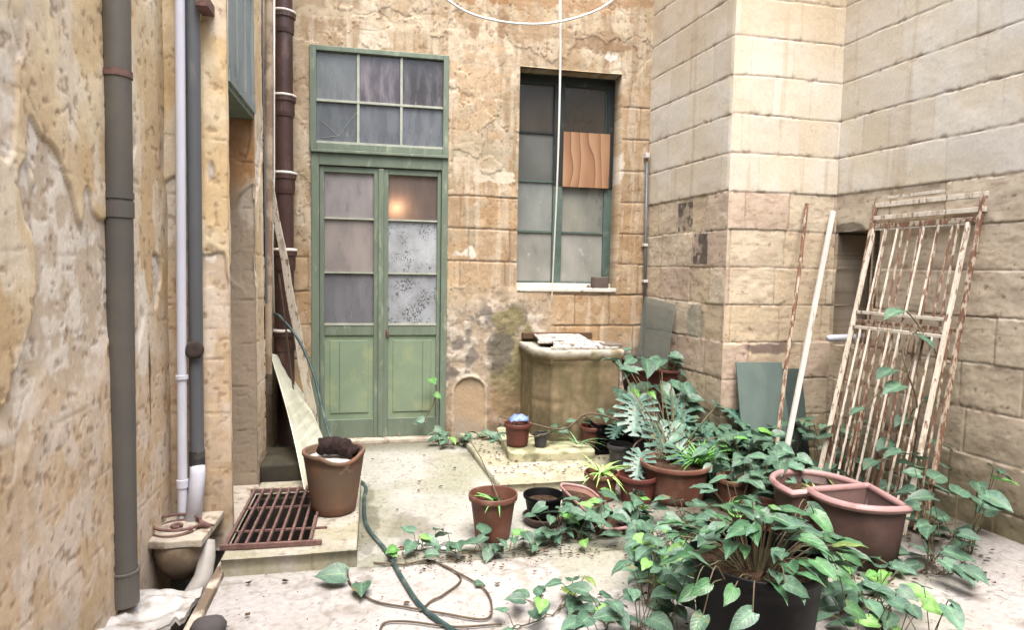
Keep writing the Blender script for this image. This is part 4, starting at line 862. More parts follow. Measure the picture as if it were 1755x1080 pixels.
# trough on blocks at the right of the well
t = thing('trough_planter', 'long red trough planter raised behind the monstera beside the well', 'planter', (2.12, 4.95, .3)); q = MB()
q.hexa([(1.98, 4.82, .43), (2.24, 4.66, .43), (2.26, 4.82, .43), (2.0, 5.02, .43), (1.94, 4.79, .63), (2.27, 4.60, .63), (2.28, 4.83, .63), (1.98, 5.06, .63)]); q.build('pot_body', mRedP, t, bevel=.008)
q = MB()
for a, b in (((1.935, 4.785, .635), (2.275, 4.595, .635)), ((2.275, 4.595, .635), (2.285, 4.83, .635)), ((1.93, 4.79, .635), (1.98, 5.06, .635))): q.bar(a, b, .022, .022)
q.build('rim', mRedP, t, bevel=.004)
q = MB()
for (x, y, z) in [(2.1, 4.84, .05), (2.12, 4.86, .18), (2.09, 4.85, .31)]: q.box(x-.12, x+.12, y-.08, y+.08, z, z+.122)
o = q.build('stone_block', mStoneS, bevel=.01); tag(o, 'stack of rough stones carrying the red trough planter', 'stones')
# blue scrap
cr = MB(); c = Vector((1.03, 4.60, .31)); R_ = 7
vs = [[c+Vector(((i-3)*.022+random.uniform(-.006, .006), (j-3)*.018, .045*math.exp(-((i-3)**2+(j-3)**2)/6)+random.uniform(-.012, .012))) for j in range(R_)] for i in range(R_)]
cr.add([p for r in vs for p in r], [(i*R_+j, (i+1)*R_+j, (i+1)*R_+j+1, i*R_+j+1) for i in range(R_-1) for j in range(R_-1)]); o = cr.build('plastic_bag', mBlue, smooth=True, solid=.003); tag(o, 'scrap of blue plastic bag on the left red pot of the well', 'bag')
# ================================================================== well
zr_ = .80
wl = azz(897, 578, zr_); wf = azz(940, 602, zr_); wr = azz(1066, 599, zr_); wl = ay(911, 583, wf.y+.2)
t = thing('stone_well', 'mossy chamfered stone wellhead with a moulded rim against the rear wall', 'well', ((wl.x+wr.x)/2, 5.0, .05))
def well_ring(off, z):
    x0, x1, yf = wl.x-off, wr.x+off, wf.y-off; ch = max(wf.x-wl.x, .1)
    return [(x0, D+.02, z), (x0, yf+.20, z), (x0+ch, yf, z), (x1-.02, yf, z), (x1, yf+.02, z), (x1, D+.02, z)]
def wellmesh(levels, fine=26):
    q = MB(); rings = []
    for off, z in levels:
        rr = well_ring(off, z); out = []
        for a, b in zip(rr[:-1], rr[1:]):
            L = (Vector(b)-Vector(a)).length; k = max(2, int(L/.02))
            for i in range(k): out.append(Vector(a).lerp(Vector(b), i/k))
        out.append(Vector(rr[-1])); rings.append(out)
    m_ = min(len(r) for r in rings)
    # resample each ring to the same count
    def rs(r):
        return [r[min(len(r)-1, round(i*(len(r)-1)/(m_-1)))] for i in range(m_)]
    rings = [rs(r) for r in rings]; vs = []; cs = []
    for r in rings:
        for i, p in enumerate(r):
            a = np.array([p.x*3+p.y*2]); b = np.array([p.z*3]); n = fb(a, b, 12)[0]; n2 = fb(a*5, b*5, 18)[0]; st_ = fb(a*6, b*.6, 23)[0]
            c = S(160, 140, 106)*(1-max(0, min(1, (n-.4)*4)))+S(134, 120, 86)*max(0, min(1, (n-.4)*4))
            if p.z > .765: c = c*.2+S(214, 208, 194)*.8 if n2 > .36 else c
            if st_ > .55: c = c*.55+S(120, 116, 74)*.45
            k = max(0, min(1, (.42-p.z+(n-.5)*.6)*2.2)); c = c*(1-k)+S(96, 92, 70)*k*.75+c*k*.25
            cs.append(tuple(c)); vs.append(Vector((p.x+(n2-.5)*.012, p.y+(n2-.5)*.016, p.z+(n2-.5)*.004)))
    fs = [(k*m_+i, k*m_+i+1, (k+1)*m_+i+1, (k+1)*m_+i) for k in range(len(rings)-1) for i in range(m_-1)]
    q.add(vs, fs, cs); return q
lv = [(-.04, .02+.02*i) for i in range(0, 34)]
wellmesh([(-.022, .03+i*.02) for i in range(32)]+[(-.018, .69), (-.010, .71), (-.008, .735)]).build('shaft', mWell, t, smooth=True)
wellmesh([(-.008, .725), (-.002, .735), (0, .75), (.002, .775), (0, .795), (-.008, .802), (-.03, .804), (-.1, .80), (-.16, .80), (-.17, .76)]).build('rim', mWell, t, smooth=True)
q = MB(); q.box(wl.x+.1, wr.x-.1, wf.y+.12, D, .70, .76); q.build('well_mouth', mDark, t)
q = MB(); q.bar((wl.x+.02, D-.02, .852), (wl.x+.62, D-.02, .852), .05, .06); q.build('lintel', mat('dark_lintel', S(110, 78, 50, .45), bump=.5), t, bevel=.005)
for i, (x0, x1, ya, yb, z) in enumerate([(wl.x+.13, wr.x-.12, wf.y+.05, wf.y+.20, .825), (wl.x+.07, wr.x-.20, wf.y+.22, D-.06, .85)]):
    q = MB(); q.quadslab((x0, ya, z-.01), (x1, ya+.0, z-.012), (x1+.02, yb, z+.004), (x0+.04, yb, z+.006), .016)
    q.bar((x0-.02, ya-.01, z-.008), (x1+.08, ya-.01, z-.01), .02, .016)
    o = q.build('board', mBoardW, bevel=.003); tag(o, ['weathered white board on the front edge of the wellhead', 'weathered white board on the rear half of the wellhead'][i], 'board')
q = MB(); q.box(wr.x-.16, wr.x+.0, wf.y+.05, wf.y+.28, .812, .84); o = q.build('board', mat('grey_wood', S(130, 118, 104, .5), bump=.5), bevel=.004); tag(o, 'short grey wood scrap on the right corner of the wellhead', 'board')
q = MB(); prism(q, roundpoly([(.93, 4.42), (1.56, 4.40), (1.62, 5.2), (.98, 5.2)], [.09, .05, .05, .05], 5), .04, .115); o = q.build('stone_plinth', mat('mossy_plinth', S(196, 190, 150, .6), bump=.5, col2=S(140, 140, 100, .55), thr=.55, s2=6), bevel=.012); tag(o, 'rounded mossy plinth in front of the wellhead carrying two pots', 'plinth')
# brick on sill, cables, conduit, glass
b0 = ay(1028, 492, D+.06); q = MB(); q.box(b0.x-.068, b0.x+.06, D+.0, D+.11, 1.249, 1.345); o = q.build('brick', mat('charred_brick', S(92, 82, 76, .5), bump=.8, col2=S(120, 104, 92, .5)), bevel=.008); tag(o, 'dark brick standing on the right end of the window sill', 'brick')
q = MB(); cpts = [ay(960, -80, 4.9), ay(960, 0, 4.93), ay(960, 120, 4.98), ay(956, 280, 5.05), ay(950, 420, 5.15), ay(945, 524, 5.24)]
q.tube(cat(cpts, 6), [.012-.0075*i/30 for i in range(31)], 8); o = q.build('cable', mCable, smooth=True); tag(o, 'straight white cord hanging in front of the tall window', 'cable')
q = MB(); cp_ = [ay(690, -60, 4.9), ay(765, -2, 4.9), ay(810, 24, 4.9), ay(870, 38, 4.9), ay(935, 40, 4.9), ay(1000, 26, 4.9), ay(1052, -2, 4.9), ay(1110, -70, 4.9)]
q.tube(cat(cp_, 6), .0085, 8); o = q.build('cable', mCable, smooth=True); tag(o, 'sagging white clothesline looping across the top of the rear wall', 'cable')
t = thing('conduit', 'dark grey conduit with white clips in the corner beside the pillar', 'pipe', (2.24, D-.03, .4)); ca = ay(1109, 278, D-.035); cb = ay(1103, 600, D-.035)
q = MB(); q.tube([ca, cb], .013, 10); q.build('pipe', mPipe2, t, smooth=True)
for py in (268, 420, 482): c = ay(1109 if py < 300 else 1106, py, D-.035); q = MB(); q.box(c.x-.02, c.x+.018, D-.055, D-.0, c.z-.012, c.z+(.03 if py < 300 else .012)); q.build('clip', mWhiteMetal, t, bevel=.003)
def onL(px, py, off=0):   # pillar left face
    d = ray(px, py); n = Vector((nL.x, nL.y, 0)); p0 = Vector((c0.x, c0.y, 0))+n*off; return C0+d*((p0-C0).dot(n)/d.dot(n))
ga, gb = onL(1104, 508, .03), onL(1157, 522, .03); q = MB(); q.quadslab(ga, gb, Vector((gb.x-.12, gb.y, .06)), Vector((ga.x-.12, ga.y, .06)), .005); o = q.build('glass_sheet', mGlassD); tag(o, 'dusty sheet of glass leaning in the corner between well and pillar', 'glass')
# boards and poles against the pillar
ta, tb = ay(1260, 621, E0.y-.03), ay(1338, 621, E0.y-.03)
q = MB(); q.quadslab(Vector((ta.x+.03, E0.y-.16, 0)), Vector((tb.x+.06, E0.y-.16, 0)), tb, ta, .012); o = q.build('board', mBoard, bevel=.002); tag(o, 'grey-green board leaning on the pillar left of the two poles', 'board')
tc_, td_ = ay(1340, 632, E0.y-.02), ay(1372, 632, E0.y-.02)
q = MB(); q.quadslab(Vector((tc_.x+.05, E0.y-.10, 0)), Vector((td_.x+.06, E0.y-.10, 0)), td_, tc_, .012); o = q.build('board', mat('dark_board', S(92, 110, 106, .45), bump=.2)); tag(o, 'narrow darker board leaning on the pillar right behind the poles', 'board')
a = ay(1383, 349, E0.y-.03); b = azz(1323, 838, 0); q = MB(); q.tube(cat([a, a.lerp(b, .3)+Vector((.004, 0, 0)), a.lerp(b, .6)+Vector((-.006, 0, 0)), b], 5), .0135, 8); o = q.build('iron_pole', mRustPaint2, smooth=False); tag(o, 'rusty iron pole leaning against the pillar, left of the white one', 'pole')
a = ay(1428, 362, E0.y-.03); b = azz(1334, 842, 0); q = MB(); q.bar(a, b, .032, .022, (1, 0, 0)); o = q.build('wooden_pole', mWhiteMetal, bevel=.003); tag(o, 'straight white painted batten leaning in the corner of the pillar', 'pole')
# gate
def gate(label, B0, T0, zs, bars, W, m, rails, w=.018, dirv=dr):
    B0 = Vector(B0); T0 = Vector(T0); hd_ = Vector((dirv.x, dirv.y, 0)); t = thing('metal_gate', label, 'gate', B0)
    def P_(s, z): k = (z-B0.z)/(T0.z-B0.z); return B0.lerp(T0, k)+hd_*s
    for s in (0, W): q = MB(); q.bar(P_(s, B0.z), P_(s, T0.z), .022, .022, hd_); q.build('stile', m, t, bevel=.002)
    for z, hh in rails: q = MB(); q.bar(P_(-.012, z), P_(W+.012, z), hh, .014); q.build('rail', m, t, bevel=.002)
    for z0, z1, n in zs:
        for i in range(1, n):
            s = W*i/n; q = MB(); q.tube([P_(s, z0), P_(s, z1)], .007, 6); q.build('bar', m if (i+int(z0*3)) % 3 else mRustPaint2, t)
    return t, P_
B0 = azz(1396, 848, 0); print('GATE', B0); B0 = Vector((B0.x, B0.y, 0)); T0 = ax(1498, 390, 3.225)
g1, GP = gate('rusty cream barred gate leaning upright on the right wall', B0, T0, [(1.17, T0.z, 7), (.02, 1.06, 9)], None, .66, mRustPaint, [(.06, .025), (1.065, .02), (1.16, .02), (T0.z-.01, .022)])
B1 = B0+Vector((.07, .03, 0)); T1 = Vector((3.262, T0.y+.03, 1.91))
g2, GP2 = gate('second rustier gate with flat top slats, behind the first gate', B1, T1, [(.02, 1.10, 14), (1.12, 1.70, 6)], None, .74, mRustPaint2, [(.05, .02), (1.105, .02), (1.72, .03)])
def R2(s, z): return GP2(s, z)
q = MB()
for z, hh in ((1.775, .028), (1.86, .03), (1.905, .02)): q.bar(GP2(-.02, z), GP2(.77, z), hh, .016)
q.build('top_slat', mRustPaint, g2, bevel=.002)
q = MB(); q.bar(GP2(.02, 1.92), GP2(.02, 2.08), .022, .02, (0, 1, 0)); q.bar(GP2(.32, 1.92), GP2(.32, 2.10), .022, .02, (0, 1, 0)); q.bar(GP2(.01, 2.07), GP2(.33, 2.075), .022, .02); q.bar(GP2(.01, 2.0), GP2(.33, 2.005), .022, .02)
q.build('top_frame', mRustPaint, g2)
q = MB(); a = ay(1418, 580, 4.02); q.tube([a, a+Vector((.04, .0, .0)), a+Vector((.24, -.05, .01))], [.02, .026, .026], 14); o = q.build('pipe_stub', mWhiteP, smooth=True); tag(o, 'short white plastic pipe end poking past the gate', 'pipe')
# ================================================================== plants
LG = [np.array(c) for c in [(.055, .115, .076), (.065, .13, .085), (.048, .10, .068), (.078, .15, .095), (.055, .118, .082)]]
LB = [np.array(c) for c in [(.10, .24, .05), (.08, .21, .05), (.13, .27, .07)]]
LF = [np.array(c) for c in [(.035, .10, .042), (.048, .125, .05), (.03, .085, .042), (.06, .145, .06), (.042, .105, .055)]]
GREEN = [0]
def leafcol(bright=.12, r=random):
    if r.random() < .012: return np.array((.16, .23, .06))*r.uniform(.7, 1.1)
    c = (LB if r.random() < bright else (LF if (GREEN[0] and r.random() < .65) else LG))[r.randrange(3)]; k = r.uniform(.8, 1.25); return c*k
def frame_(d, up, roll=0):
    d = Vector(d).normalized(); up = Vector(up); z = (up-d*up.dot(d)); z = z.normalized() if z.length > 1e-4 else d.orthogonal().normalized()
    x = d.cross(z)
    if roll: R = Matrix.Rotation(roll, 3, d); x = R @ x; z = R @ z
    return x, d, z
def heart(q, base, d, up, L, wd=.75, fold=.22, droop=.25, roll=0, col=None, rows=8):
    x, y, z = frame_(d, up, roll); vs = []; cs = []; fs = []
    ws = [.0, .55, .88, 1.0, .93, .74, .45, .18, 0]; ts = [0.0, .02, .12, .28, .45, .62, .78, .91, 1.0]
    for i, (t, w_) in enumerate(zip(ts, ws)):
        for s in (-1, -.55, 0, .55, 1):
            yy = t-(.16*abs(s)*(1-t)**4 if i > 0 else 0)
            zz = abs(s)**1.5*fold*w_*wd*.5-droop*t*t+.03*math.sin(t*14+s*3)*abs(s)
            vs.append(Vector(base)+x*(s*w_*wd*L*.5)+y*(yy*L)+z*(zz*L)); cs.append(tuple(np.array(col)*(1.35 if s == 0 else 1))+(abs(s), t))
    for i in range(len(ts)-1):
        for j in range(4): a = i*5+j; fs.append((a, a+1, a+6, a+5))
    q.add(vs, fs, cs)
def strap(q, base, d, L, wd, droop, col, up=(0, 0, 1), n=7):
    x, y, z = frame_(d, up); vs = []; cs = []
    for i in range(n):
        t = i/(n-1); w_ = wd*(1-t**2.2)*.5+.0005
        c = Vector(base)+y*(L*t*(1-.25*droop*t))+z*(L*(.5*droop*t*0-droop*t*t))
        for s, dz in ((-1, .25), (0, 0), (1, .25)): vs.append(c+x*s*w_+z*dz*w_); cs.append(tuple(np.array(col)*(1.6 if s == 0 else 1)))
    q.add(vs, [(i*3+j, i*3+j+1, i*3+j+4, i*3+j+3) for i in range(n-1) for j in range(2)], cs)
def monstera(q, base, d, up, L, col, roll=0, droop=.35):
    x, y, z = frame_(d, up, roll); B_ = Vector(base); NT = 29; NS = 7
    for sgn in (-1, 1):
        vs = []; cs = []; fs = []; ph = random.uniform(0, 1.5)
        for i in range(NT):
            tau = i/(NT-1); phi = math.pi*.94*(1-tau); my = .02+.95*tau**1.1
            ox = .52*abs(math.sin(phi))**.85; oy = .40+math.cos(phi)*(.60 if math.cos(phi) > 0 else .56)
            lob = 1-.05*(1+math.cos((i+.5)*2*math.pi/4.0))
            for k in range(NS):
                t = k/(NS-1); u = ox*t*lob; v = my+(oy-my)*(t**1.25)
                w_ = .05*math.sin(i*2*math.pi/4+1)*t
                r2 = u*u+(v-.2)**2
                vs.append(B_+x*(sgn*u*L)+y*(v*L)+z*((u*.22-droop*r2*.8+w_*.35)*L)); cs.append(tuple(np.array(col)*(1.35 if k == 0 else 1)))
        for i in range(NT-1):
            for k in range(NS-1):
                if 2 < i < NT-3 and i % 4 in (1, 2) and k >= (2 if i % 4 == 1 else 3): continue
                if 6 < i < NT-6 and i % 4 == 3 and k == 1: continue
                a = i*NS+k; fs.append((a, a+1, a+NS+1, a+NS))
        q.add(vs, fs, cs)
def plant(name, label, loc, leaves_mb, stems_mb, cat_='plant', group=None, sm=None):
    t = thing(name, label, cat_, loc, group or ('creepers trailing over the yard' if name == 'creeper_plant' else 'spider plants and grassy tufts' if name == 'spider_plant' else None))
    if leaves_mb and leaves_mb.v: leaves_mb.build('leaves', mLeaf, t, smooth=True)
    if stems_mb and stems_mb.v: stems_mb.build('stems', sm or mStem, t, smooth=True)
    return t
def arcstem(q, a, b, sag=.03, r=.0022, n=5):
    a = Vector(a); b = Vector(b); m_ = a.lerp(b, .6)+Vector((0, 0, sag)); q.tube(cat([a, m_, b], 3), r, 5, caps=False)
def R(a, b): return random.uniform(a, b)
# --- foreground creeper in the black pot
GREEN[0] = 1; random.seed(21); lv_, st_ = MB(), MB(); c = Vector((1.345, 2.06, .36))
for i in range(92):
    a = R(0, 2*math.pi); rr = .25*math.sqrt(random.random()); h = .04+.16*(1-rr/.27)+R(-.04, .05)
    tgt = c+Vector((math.cos(a)*rr*1.15, math.sin(a)*rr, h)); o_ = Vector((math.cos(a), math.sin(a), 0))
    dd = (o_*(R(.5, 1.1))+Vector((R(-.5, .5), R(-.4, .3), R(-.3, .3))))
    heart(lv_, tgt, dd, (R(-.25, .25), R(-.4, .1), 1), R(.055, .12), R(.48, .72), R(.1, .45), R(.05, .35), R(-.3, .3), leafcol(.12 if h > .12 else .03))
    arcstem(st_, c+Vector((math.cos(a)*rr*.3, math.sin(a)*rr*.3, -.02)), tgt, .03)
for (px, py, Y, az_, L) in [(1215, 1000, 1.80, 2.6, .10), (1290, 1050, 1.76, 3.0, .13), (1345, 1000, 1.78, .1, .14), (1190, 1010, 1.9, 3.4, .10), (1395, 880, 2.4, -1.3, .16), (1385, 870, 2.45, -.2, .15), (1445, 950, 2.2, -.4, .13), (1425, 975, 2.15, -1., .14), (1205, 1055, 1.8, 4., .12), (1450, 1040, 2.05, -.3, .13), (1170, 940, 2.2, 3.3, .14)]:
    p = ay(px, py, Y); heart(lv_, p, (math.cos(az_), math.sin(az_)*.3-.3, -.35), (0, -.7, 1), L*.72, .62, .25, .3, R(-.3, .3), leafcol(.1))
    arcstem(st_, c+Vector(((p.x-c.x)*.7, (p.y-c.y)*.7, .05)), p, .05)
plant('creeper_plant', 'lush heart-leaved creeper filling the large black foreground pot', c, lv_, st_)
GREEN[0] = 0
# --- trailing vines on the paving
def vine(label, pts, n, L=(.07, .11), hgt=(.02, .09), spread=.07, seed=1, bright=.1, name='creeper_plant', z0=.006, side_tilt=.4, r=.003):
    random.seed(seed); lv_, st_ = MB(), MB(); P_ = [Vector(p)+Vector((0, 0, z0)) for p in pts]; cv = cat(P_, 8)
    cv = [p+Vector((R(-.01, .01), R(-.01, .01), R(0, .01))) for p in cv]; st_.tube(cv, r, 6)
    for i in range(n):
        b = cv[int(random.random()*(len(cv)-1))]; a = R(0, 2*math.pi); tip = b+Vector((math.cos(a)*R(.01, spread), math.sin(a)*R(.01, spread), R(*hgt)))
        heart(lv_, tip, (math.cos(a), math.sin(a)-.2, R(-.35, .2)), (R(-side_tilt, side_tilt), R(-side_tilt-.15, side_tilt-.15), 1), R(*L), R(.66, .85), R(.1, .35), R(.05, .35), R(-.25, .25), leafcol(bright))
        arcstem(st_, b, tip, .01, .0018)
    return plant(name, label, pts[0], lv_, st_)
G = lambda px, py, z=0: tuple(azz(px, py, z))
vine('creeper trailing over the paving in front of the medium terracotta pot', [G(1010, 905), G(960, 935), G(900, 945), G(840, 950), G(760, 948), G(700, 945)], 34, seed=3, spread=.05, L=(.05, .10))
vine('creeper massed around the tilted rose planter and the saucer', [G(1010, 880), G(1040, 915), G(1000, 930), G(950, 925), G(1060, 900), G(1110, 905)], 60, seed=4, hgt=(.03, .17), spread=.12, L=(.07, .12))
vine('creeper spreading over the floor behind the black foreground pot', [G(1080, 960), G(1130, 920), G(1180, 900), G(1120, 945), G(1160, 985), G(1110, 985)], 60, seed=5, hgt=(.02, .14), spread=.14, L=(.07, .12))
vine('small creeper with upright stems at the bottom edge, centre of the paving', [G(880, 1085), G(940, 1060), G(985, 1040), G(1040, 1075), G(1010, 1100)], 30, seed=6, hgt=(.02, .13), spread=.10, L=(.06, .10))
vine('creeper tangled left of the black pot, spilling to the bottom edge', [G(1130, 1000), G(1110, 1040), G(1140, 1060), G(1090, 1090), G(1170, 1100)], 52, seed=7, hgt=(.02, .26), spread=.12, L=(.06, .11))
vine('creeper climbing between the monstera and the short terracotta pot', [G(1210, 850), G(1250, 860), G(1300, 880), G(1260, 900), G(1350, 880), G(1400, 900)], 120, seed=8, hgt=(.05, .32), spread=.16, L=(.07, .12), bright=.08)
vine('creeper leaves crowding in front of the half-round rose planter', [G(1240, 820), G(1290, 840), G(1330, 850), G(1360, 870), G(1320, 890), G(1270, 860)], 90, seed=9, hgt=(.08, .34), spread=.15, L=(.07, .12), bright=.06)
vine('creeper along the foot of the pillar behind the poles', [(2.45, 4.0, 0), (2.7, 3.95, 0), (2.9, 3.95, 0), (3.05, 3.8, 0), (2.95, 3.6, 0)], 66, seed=10, hgt=(.05, .42), spread=.16, L=(.08, .13), bright=.02)
vine('creeper filling the corner right of the big corner planter', [G(1570, 900), G(1590, 930), G(1600, 960), G(1580, 985), G(1640, 980), G(1680, 900), G(1650, 860)], 66, seed=11, hgt=(.03, .45), spread=.16, L=(.08, .13), bright=.02)
vine('glossy creeper runner in front of the big corner planter', [G(1440, 1010), G(1470, 985), G(1500, 965), G(1530, 990), G(1500, 1020)], 26, seed=12, hgt=(.02, .10), spread=.08, L=(.05, .09), bright=.3)
vine('creeper right of the black pot along the bottom edge', [G(1430, 1060), G(1480, 1050), G(1530, 1065), G(1500, 1095), G(1600, 1100), G(1450, 1110)], 48, seed=13, hgt=(.03, .20), spread=.12, L=(.07, .12), bright=.06)
vine('creeper rooted at the foot of the door and wall', [G(745, 765), G(790, 766), G(830, 764), G(860, 770), G(850, 745)], 34, seed=14, hgt=(.02, .12), spread=.08, L=(.06, .10), bright=.04)
vine('sparse creeper threading over the pots on the well plinth', [(1.0, 4.75, .12), (1.15, 4.5, .2), (1.4, 4.7, .2), (1.55, 4.65, .28), (1.75, 4.5, .3), (1.95, 4.2, .2)], 26, seed=15, hgt=(.0, .08), spread=.08, L=(.06, .09), bright=.03, r=.004)
random.seed(16); lv_, st_ = MB(), MB(); gp = [Vector((3.0, 3.3, 0)), ay(1560, 800, 3.15), ay(1572, 700, 3.1), ay(1556, 640, 3.1), ay(1548, 600, 3.15), ay(1575, 560, 3.2)]
st_.tube(cat(gp, 6), .005, 6)
for (px, py, L, a) in [(1545, 532, .13, 3.1), (1570, 572, .15, -1.6), (1530, 634, .13, 3.2), (1545, 660, .13, 3.0), (1560, 715, .13, 3.2), (1530, 757, .13, 3.1), (1480, 700, .10, 2.9), (1590, 690, .12, .3), (1600, 760, .13, .1), (1560, 800, .13, -.6), (1500, 790, .11, 3.3), (1585, 830, .14, -.4), (1530, 830, .12, 2.8), (1610, 620, .12, .2)]:
    p = ay(px, py, R(3.05, 3.25)); b = min(gp, key=lambda g_: (g_-p).length); heart(lv_, p, (math.cos(a), math.sin(a)*.5-.2, -.15), (R(-.1, .1), R(-.25, 0), 1), L, .8, .2, .25, R(-.2, .2), LG[random.randrange(5)]); arcstem(st_, b, p, .02, .003)
plant('creeper_plant', 'creeper rising against the barred gate on the far right', gp[0], lv_, st_)
vine('creeper beyond the low pots at the foot of the pillar', [(2.2, 4.5, .05), (2.35, 4.2, 0), (2.2, 3.95, 0), (2.45, 3.8, 0), (2.3, 3.6, 0)], 70, seed=17, hgt=(.05, .38), spread=.17, L=(.08, .13), bright=.03)
vine('creeper growing over the trough planter beside the well', [(1.95, 4.8, .63), (2.05, 4.75, .65), (2.18, 4.68, .63), (2.25, 4.7, .57)], 14, seed=18, hgt=(.02, .18), spread=.12, L=(.10, .15), bright=.05)
# climbing shoot by the door
random.seed(31); lv_, st_ = MB(), MB(); pts = [Vector((.50, D-.10, 0)), Vector((.44, D-.12, .1)), Vector((.40, D-.1, .17)), Vector((.47, D-.06, .3)), Vector((.50, D-.05, .42)), Vector((.48, D-.05, .5))]
st_.tube(cat(pts, 5), .004, 6)
for (px, py, L, br, az_) in [(738, 650, .10, 1, 1.5), (745, 675, .07, 1, -.8), (728, 718, .08, 0, 2.8), (720, 722, .06, 0, 3.2), (745, 735, .08, 0, .2), (752, 748, .09, 0, -.4)]:
    heart(lv_, ay(px, py, D-.08), (math.cos(az_), -.3, -.2+math.sin(az_)*.2), (0, -1, .8), L, .8, .2, .3, 0, LB[1] if br else LG[1])
plant('creeper_plant', 'single bright-leaved shoot climbing the right edge of the green door', (.5, D-.1, 0), lv_, st_)
# bare trailing stems near the hose
def barevine(label, pts, sd, leaves=()):
    random.seed(sd); st_ = MB(); lv_ = MB(); st_.tube(cat([azz(*p, .012) for p in pts], 8), .0045, 6)
    for (px, py, L, b, z) in leaves: heart(lv_, azz(px, py, z), (R(-1, 1), R(-.8, .1), R(-.2, .2)), (0, -.5, 1), L, .8, .2, .2, R(-.2, .2), LB[1] if b else LG[0])
    return plant('creeper_plant', label, azz(*pts[0], 0), lv_, st_, sm=mStemDk)
barevine('bare woody creeper stem looping around the hose with one round leaf', [(596, 962), (600, 1000), (640, 1030), (700, 1042), (760, 1052), (830, 1062), (843, 1040), (830, 1010), (790, 985), (750, 965)], 1, [(592, 985, .13, 0, .05), (620, 1000, .11, 0, .04), (680, 940, .07, 1, .06), (668, 945, .06, 1, .05)])
barevine('second bare creeper stem running below the hose to the bottom edge', [(640, 965), (690, 968), (740, 962), (790, 990), (760, 1020), (740, 1030), (720, 1048)], 2, [(815, 1000, .05, 0, .02), (730, 950, .07, 0, .05)])
barevine('thin bare runner curling at the bottom edge under the hose', [(650, 1085), (660, 1068), (700, 1066), (780, 1075), (860, 1070)], 3)
# --- monstera
random.seed(41); lv_, st_ = MB(), MB(); root = Vector((1.86, 3.78, .21))
for (px, py, Y, L, dx, dz, ro) in [(1092, 682, 4.25, .27, -.30, -.85, .1), (1150, 690, 4.3, .25, .25, -.8, -.1), (1127, 728, 4.05, .25, -.05, -.9, 0), (1158, 762, 3.85, .22, .15, -.8, .15), (1232, 692, 4.2, .23, .35, -.55, -.2), (1070, 725, 4.35, .17, -.7, -.5, .3), (1195, 735, 4.0, .22, .5, -.8, -.1), (1100, 775, 3.85, .18, -.4, -.8, .1)]:
    p = ay(px, py, Y); monstera(lv_, p, (dx, -.62, dz*.62), (dx*.3, -.5, 1), L*1.15, np.array((.05, .11, .082))*R(.9, 1.15), ro, .25); arcstem(st_, root, p, .02, .0045)
for (px, py, Y, L, dx) in [(1130, 660, 4.5, .2, .3), (1115, 672, 4.55, .18, -.4), (1150, 655, 4.55, .17, .6), (1100, 700, 4.45, .18, -.6), (1180, 740, 4.0, .18, .8), (1215, 760, 3.9, .18, .5), (1090, 660, 4.5, .15, -.5), (1200, 775, 3.85, .16, -.2), (1105, 790, 3.95, .18, -.5), (1155, 735, 4.1, .16, .2)]:
    p = ay(px, py, Y); heart(lv_, p, (dx, -.6, -.35), (0, -.6, 1), L, .62, .25, .3, R(-.2, .2), np.array((.065, .135, .09))*R(.8, 1.2)); arcstem(st_, root, p, .08, .004)
for (px, py) in [(1095, 672), (1108, 668), (1085, 668)]: heart(lv_, ay(px, py, 4.4), (R(-.6, .6), -.5, -.2), (0, -.5, 1), .11, .6, .2, .2, 0, (.10, .26, .04))
for i in range(52):
    px, py = (R(1052, 1195), R(615, 720)) if i < 30 else (R(1150, 1290), R(725, 800))
    p = ay(px, py, R(4.35, 4.7) if i < 30 else R(3.85, 4.15)); heart(lv_, p, (R(-.9, .9), R(-.8, -.1), R(-.4, .15)), (R(-.2, .2), R(-.7, -.1), 1), R(.10, .19), R(.55, .75), .25, R(.1, .4), R(-.3, .3), np.array((.05, .11, .075))*R(.7, 1.3)); arcstem(st_, root+Vector((R(-.1, .1), R(0, .2), 0)), p, .02, .003)
plant('monstera_plant', 'monstera with split leaves growing from the big terracotta pot', root, lv_, st_)
def spider(label, c, n, L, w_, col, sd, up=.8):
    random.seed(sd); q = MB()
    for i in range(n):
        a = R(0, 2*math.pi); strap(q, Vector(c)+Vector((R(-.01, .01), R(-.01, .01), 0)), (math.cos(a), math.sin(a), R(up*.5, up*1.5)), R(L*.6, L), w_, R(.3, .9), np.array(col)*R(.7, 1.3))
    return plant('spider_plant', label, c, q, None)
spider('pale striped spider plant in the red-brown pot by the platform', (1.37, 3.76, .15), 26, .22, .014, (.20, .34, .10), 51)
spider('grassy green tuft at the right edge of the monstera pot', (1.97, 3.66, .21), 34, .26, .016, (.07, .20, .04), 52, 1.4)
spider('few green shoots sprouting from the medium terracotta pot', (.63, 3.31, .17), 9, .20, .018, (.10, .24, .07), 53, 1.6)
spider('drooping green blades at the foot of the well between the pots', (1.45, 4.5, .14), 12, .24, .014, (.10, .20, .09), 54, .6)
spider('tiny weed tuft inside the half-round rose planter', tuple(Vector((Mc.x, Mc.y+.1, .26))), 20, .09, .01, (.22, .30, .10), 55, 1.0)
q = MB(); q.tube([(.66, 3.34, .16), (.58, 3.5, .36), (.53, 3.62, .44)], .0035, 6); o = q.build('stick', mStem); tag(o, 'green stake slanting out of the medium terracotta pot', 'stick')
q = MB()
for k in range(3): a = Vector((.98+k*.05, 4.63, .25)); q.tube([a, a+Vector((R(-.06, .06), 0, .05)), a+Vector((R(-.1, .1), -.04, .09))], .004, 5)
o = q.build('twigs', mStemDk); tag(o, 'dry brown twigs standing in the left red pot of the well', 'twigs')
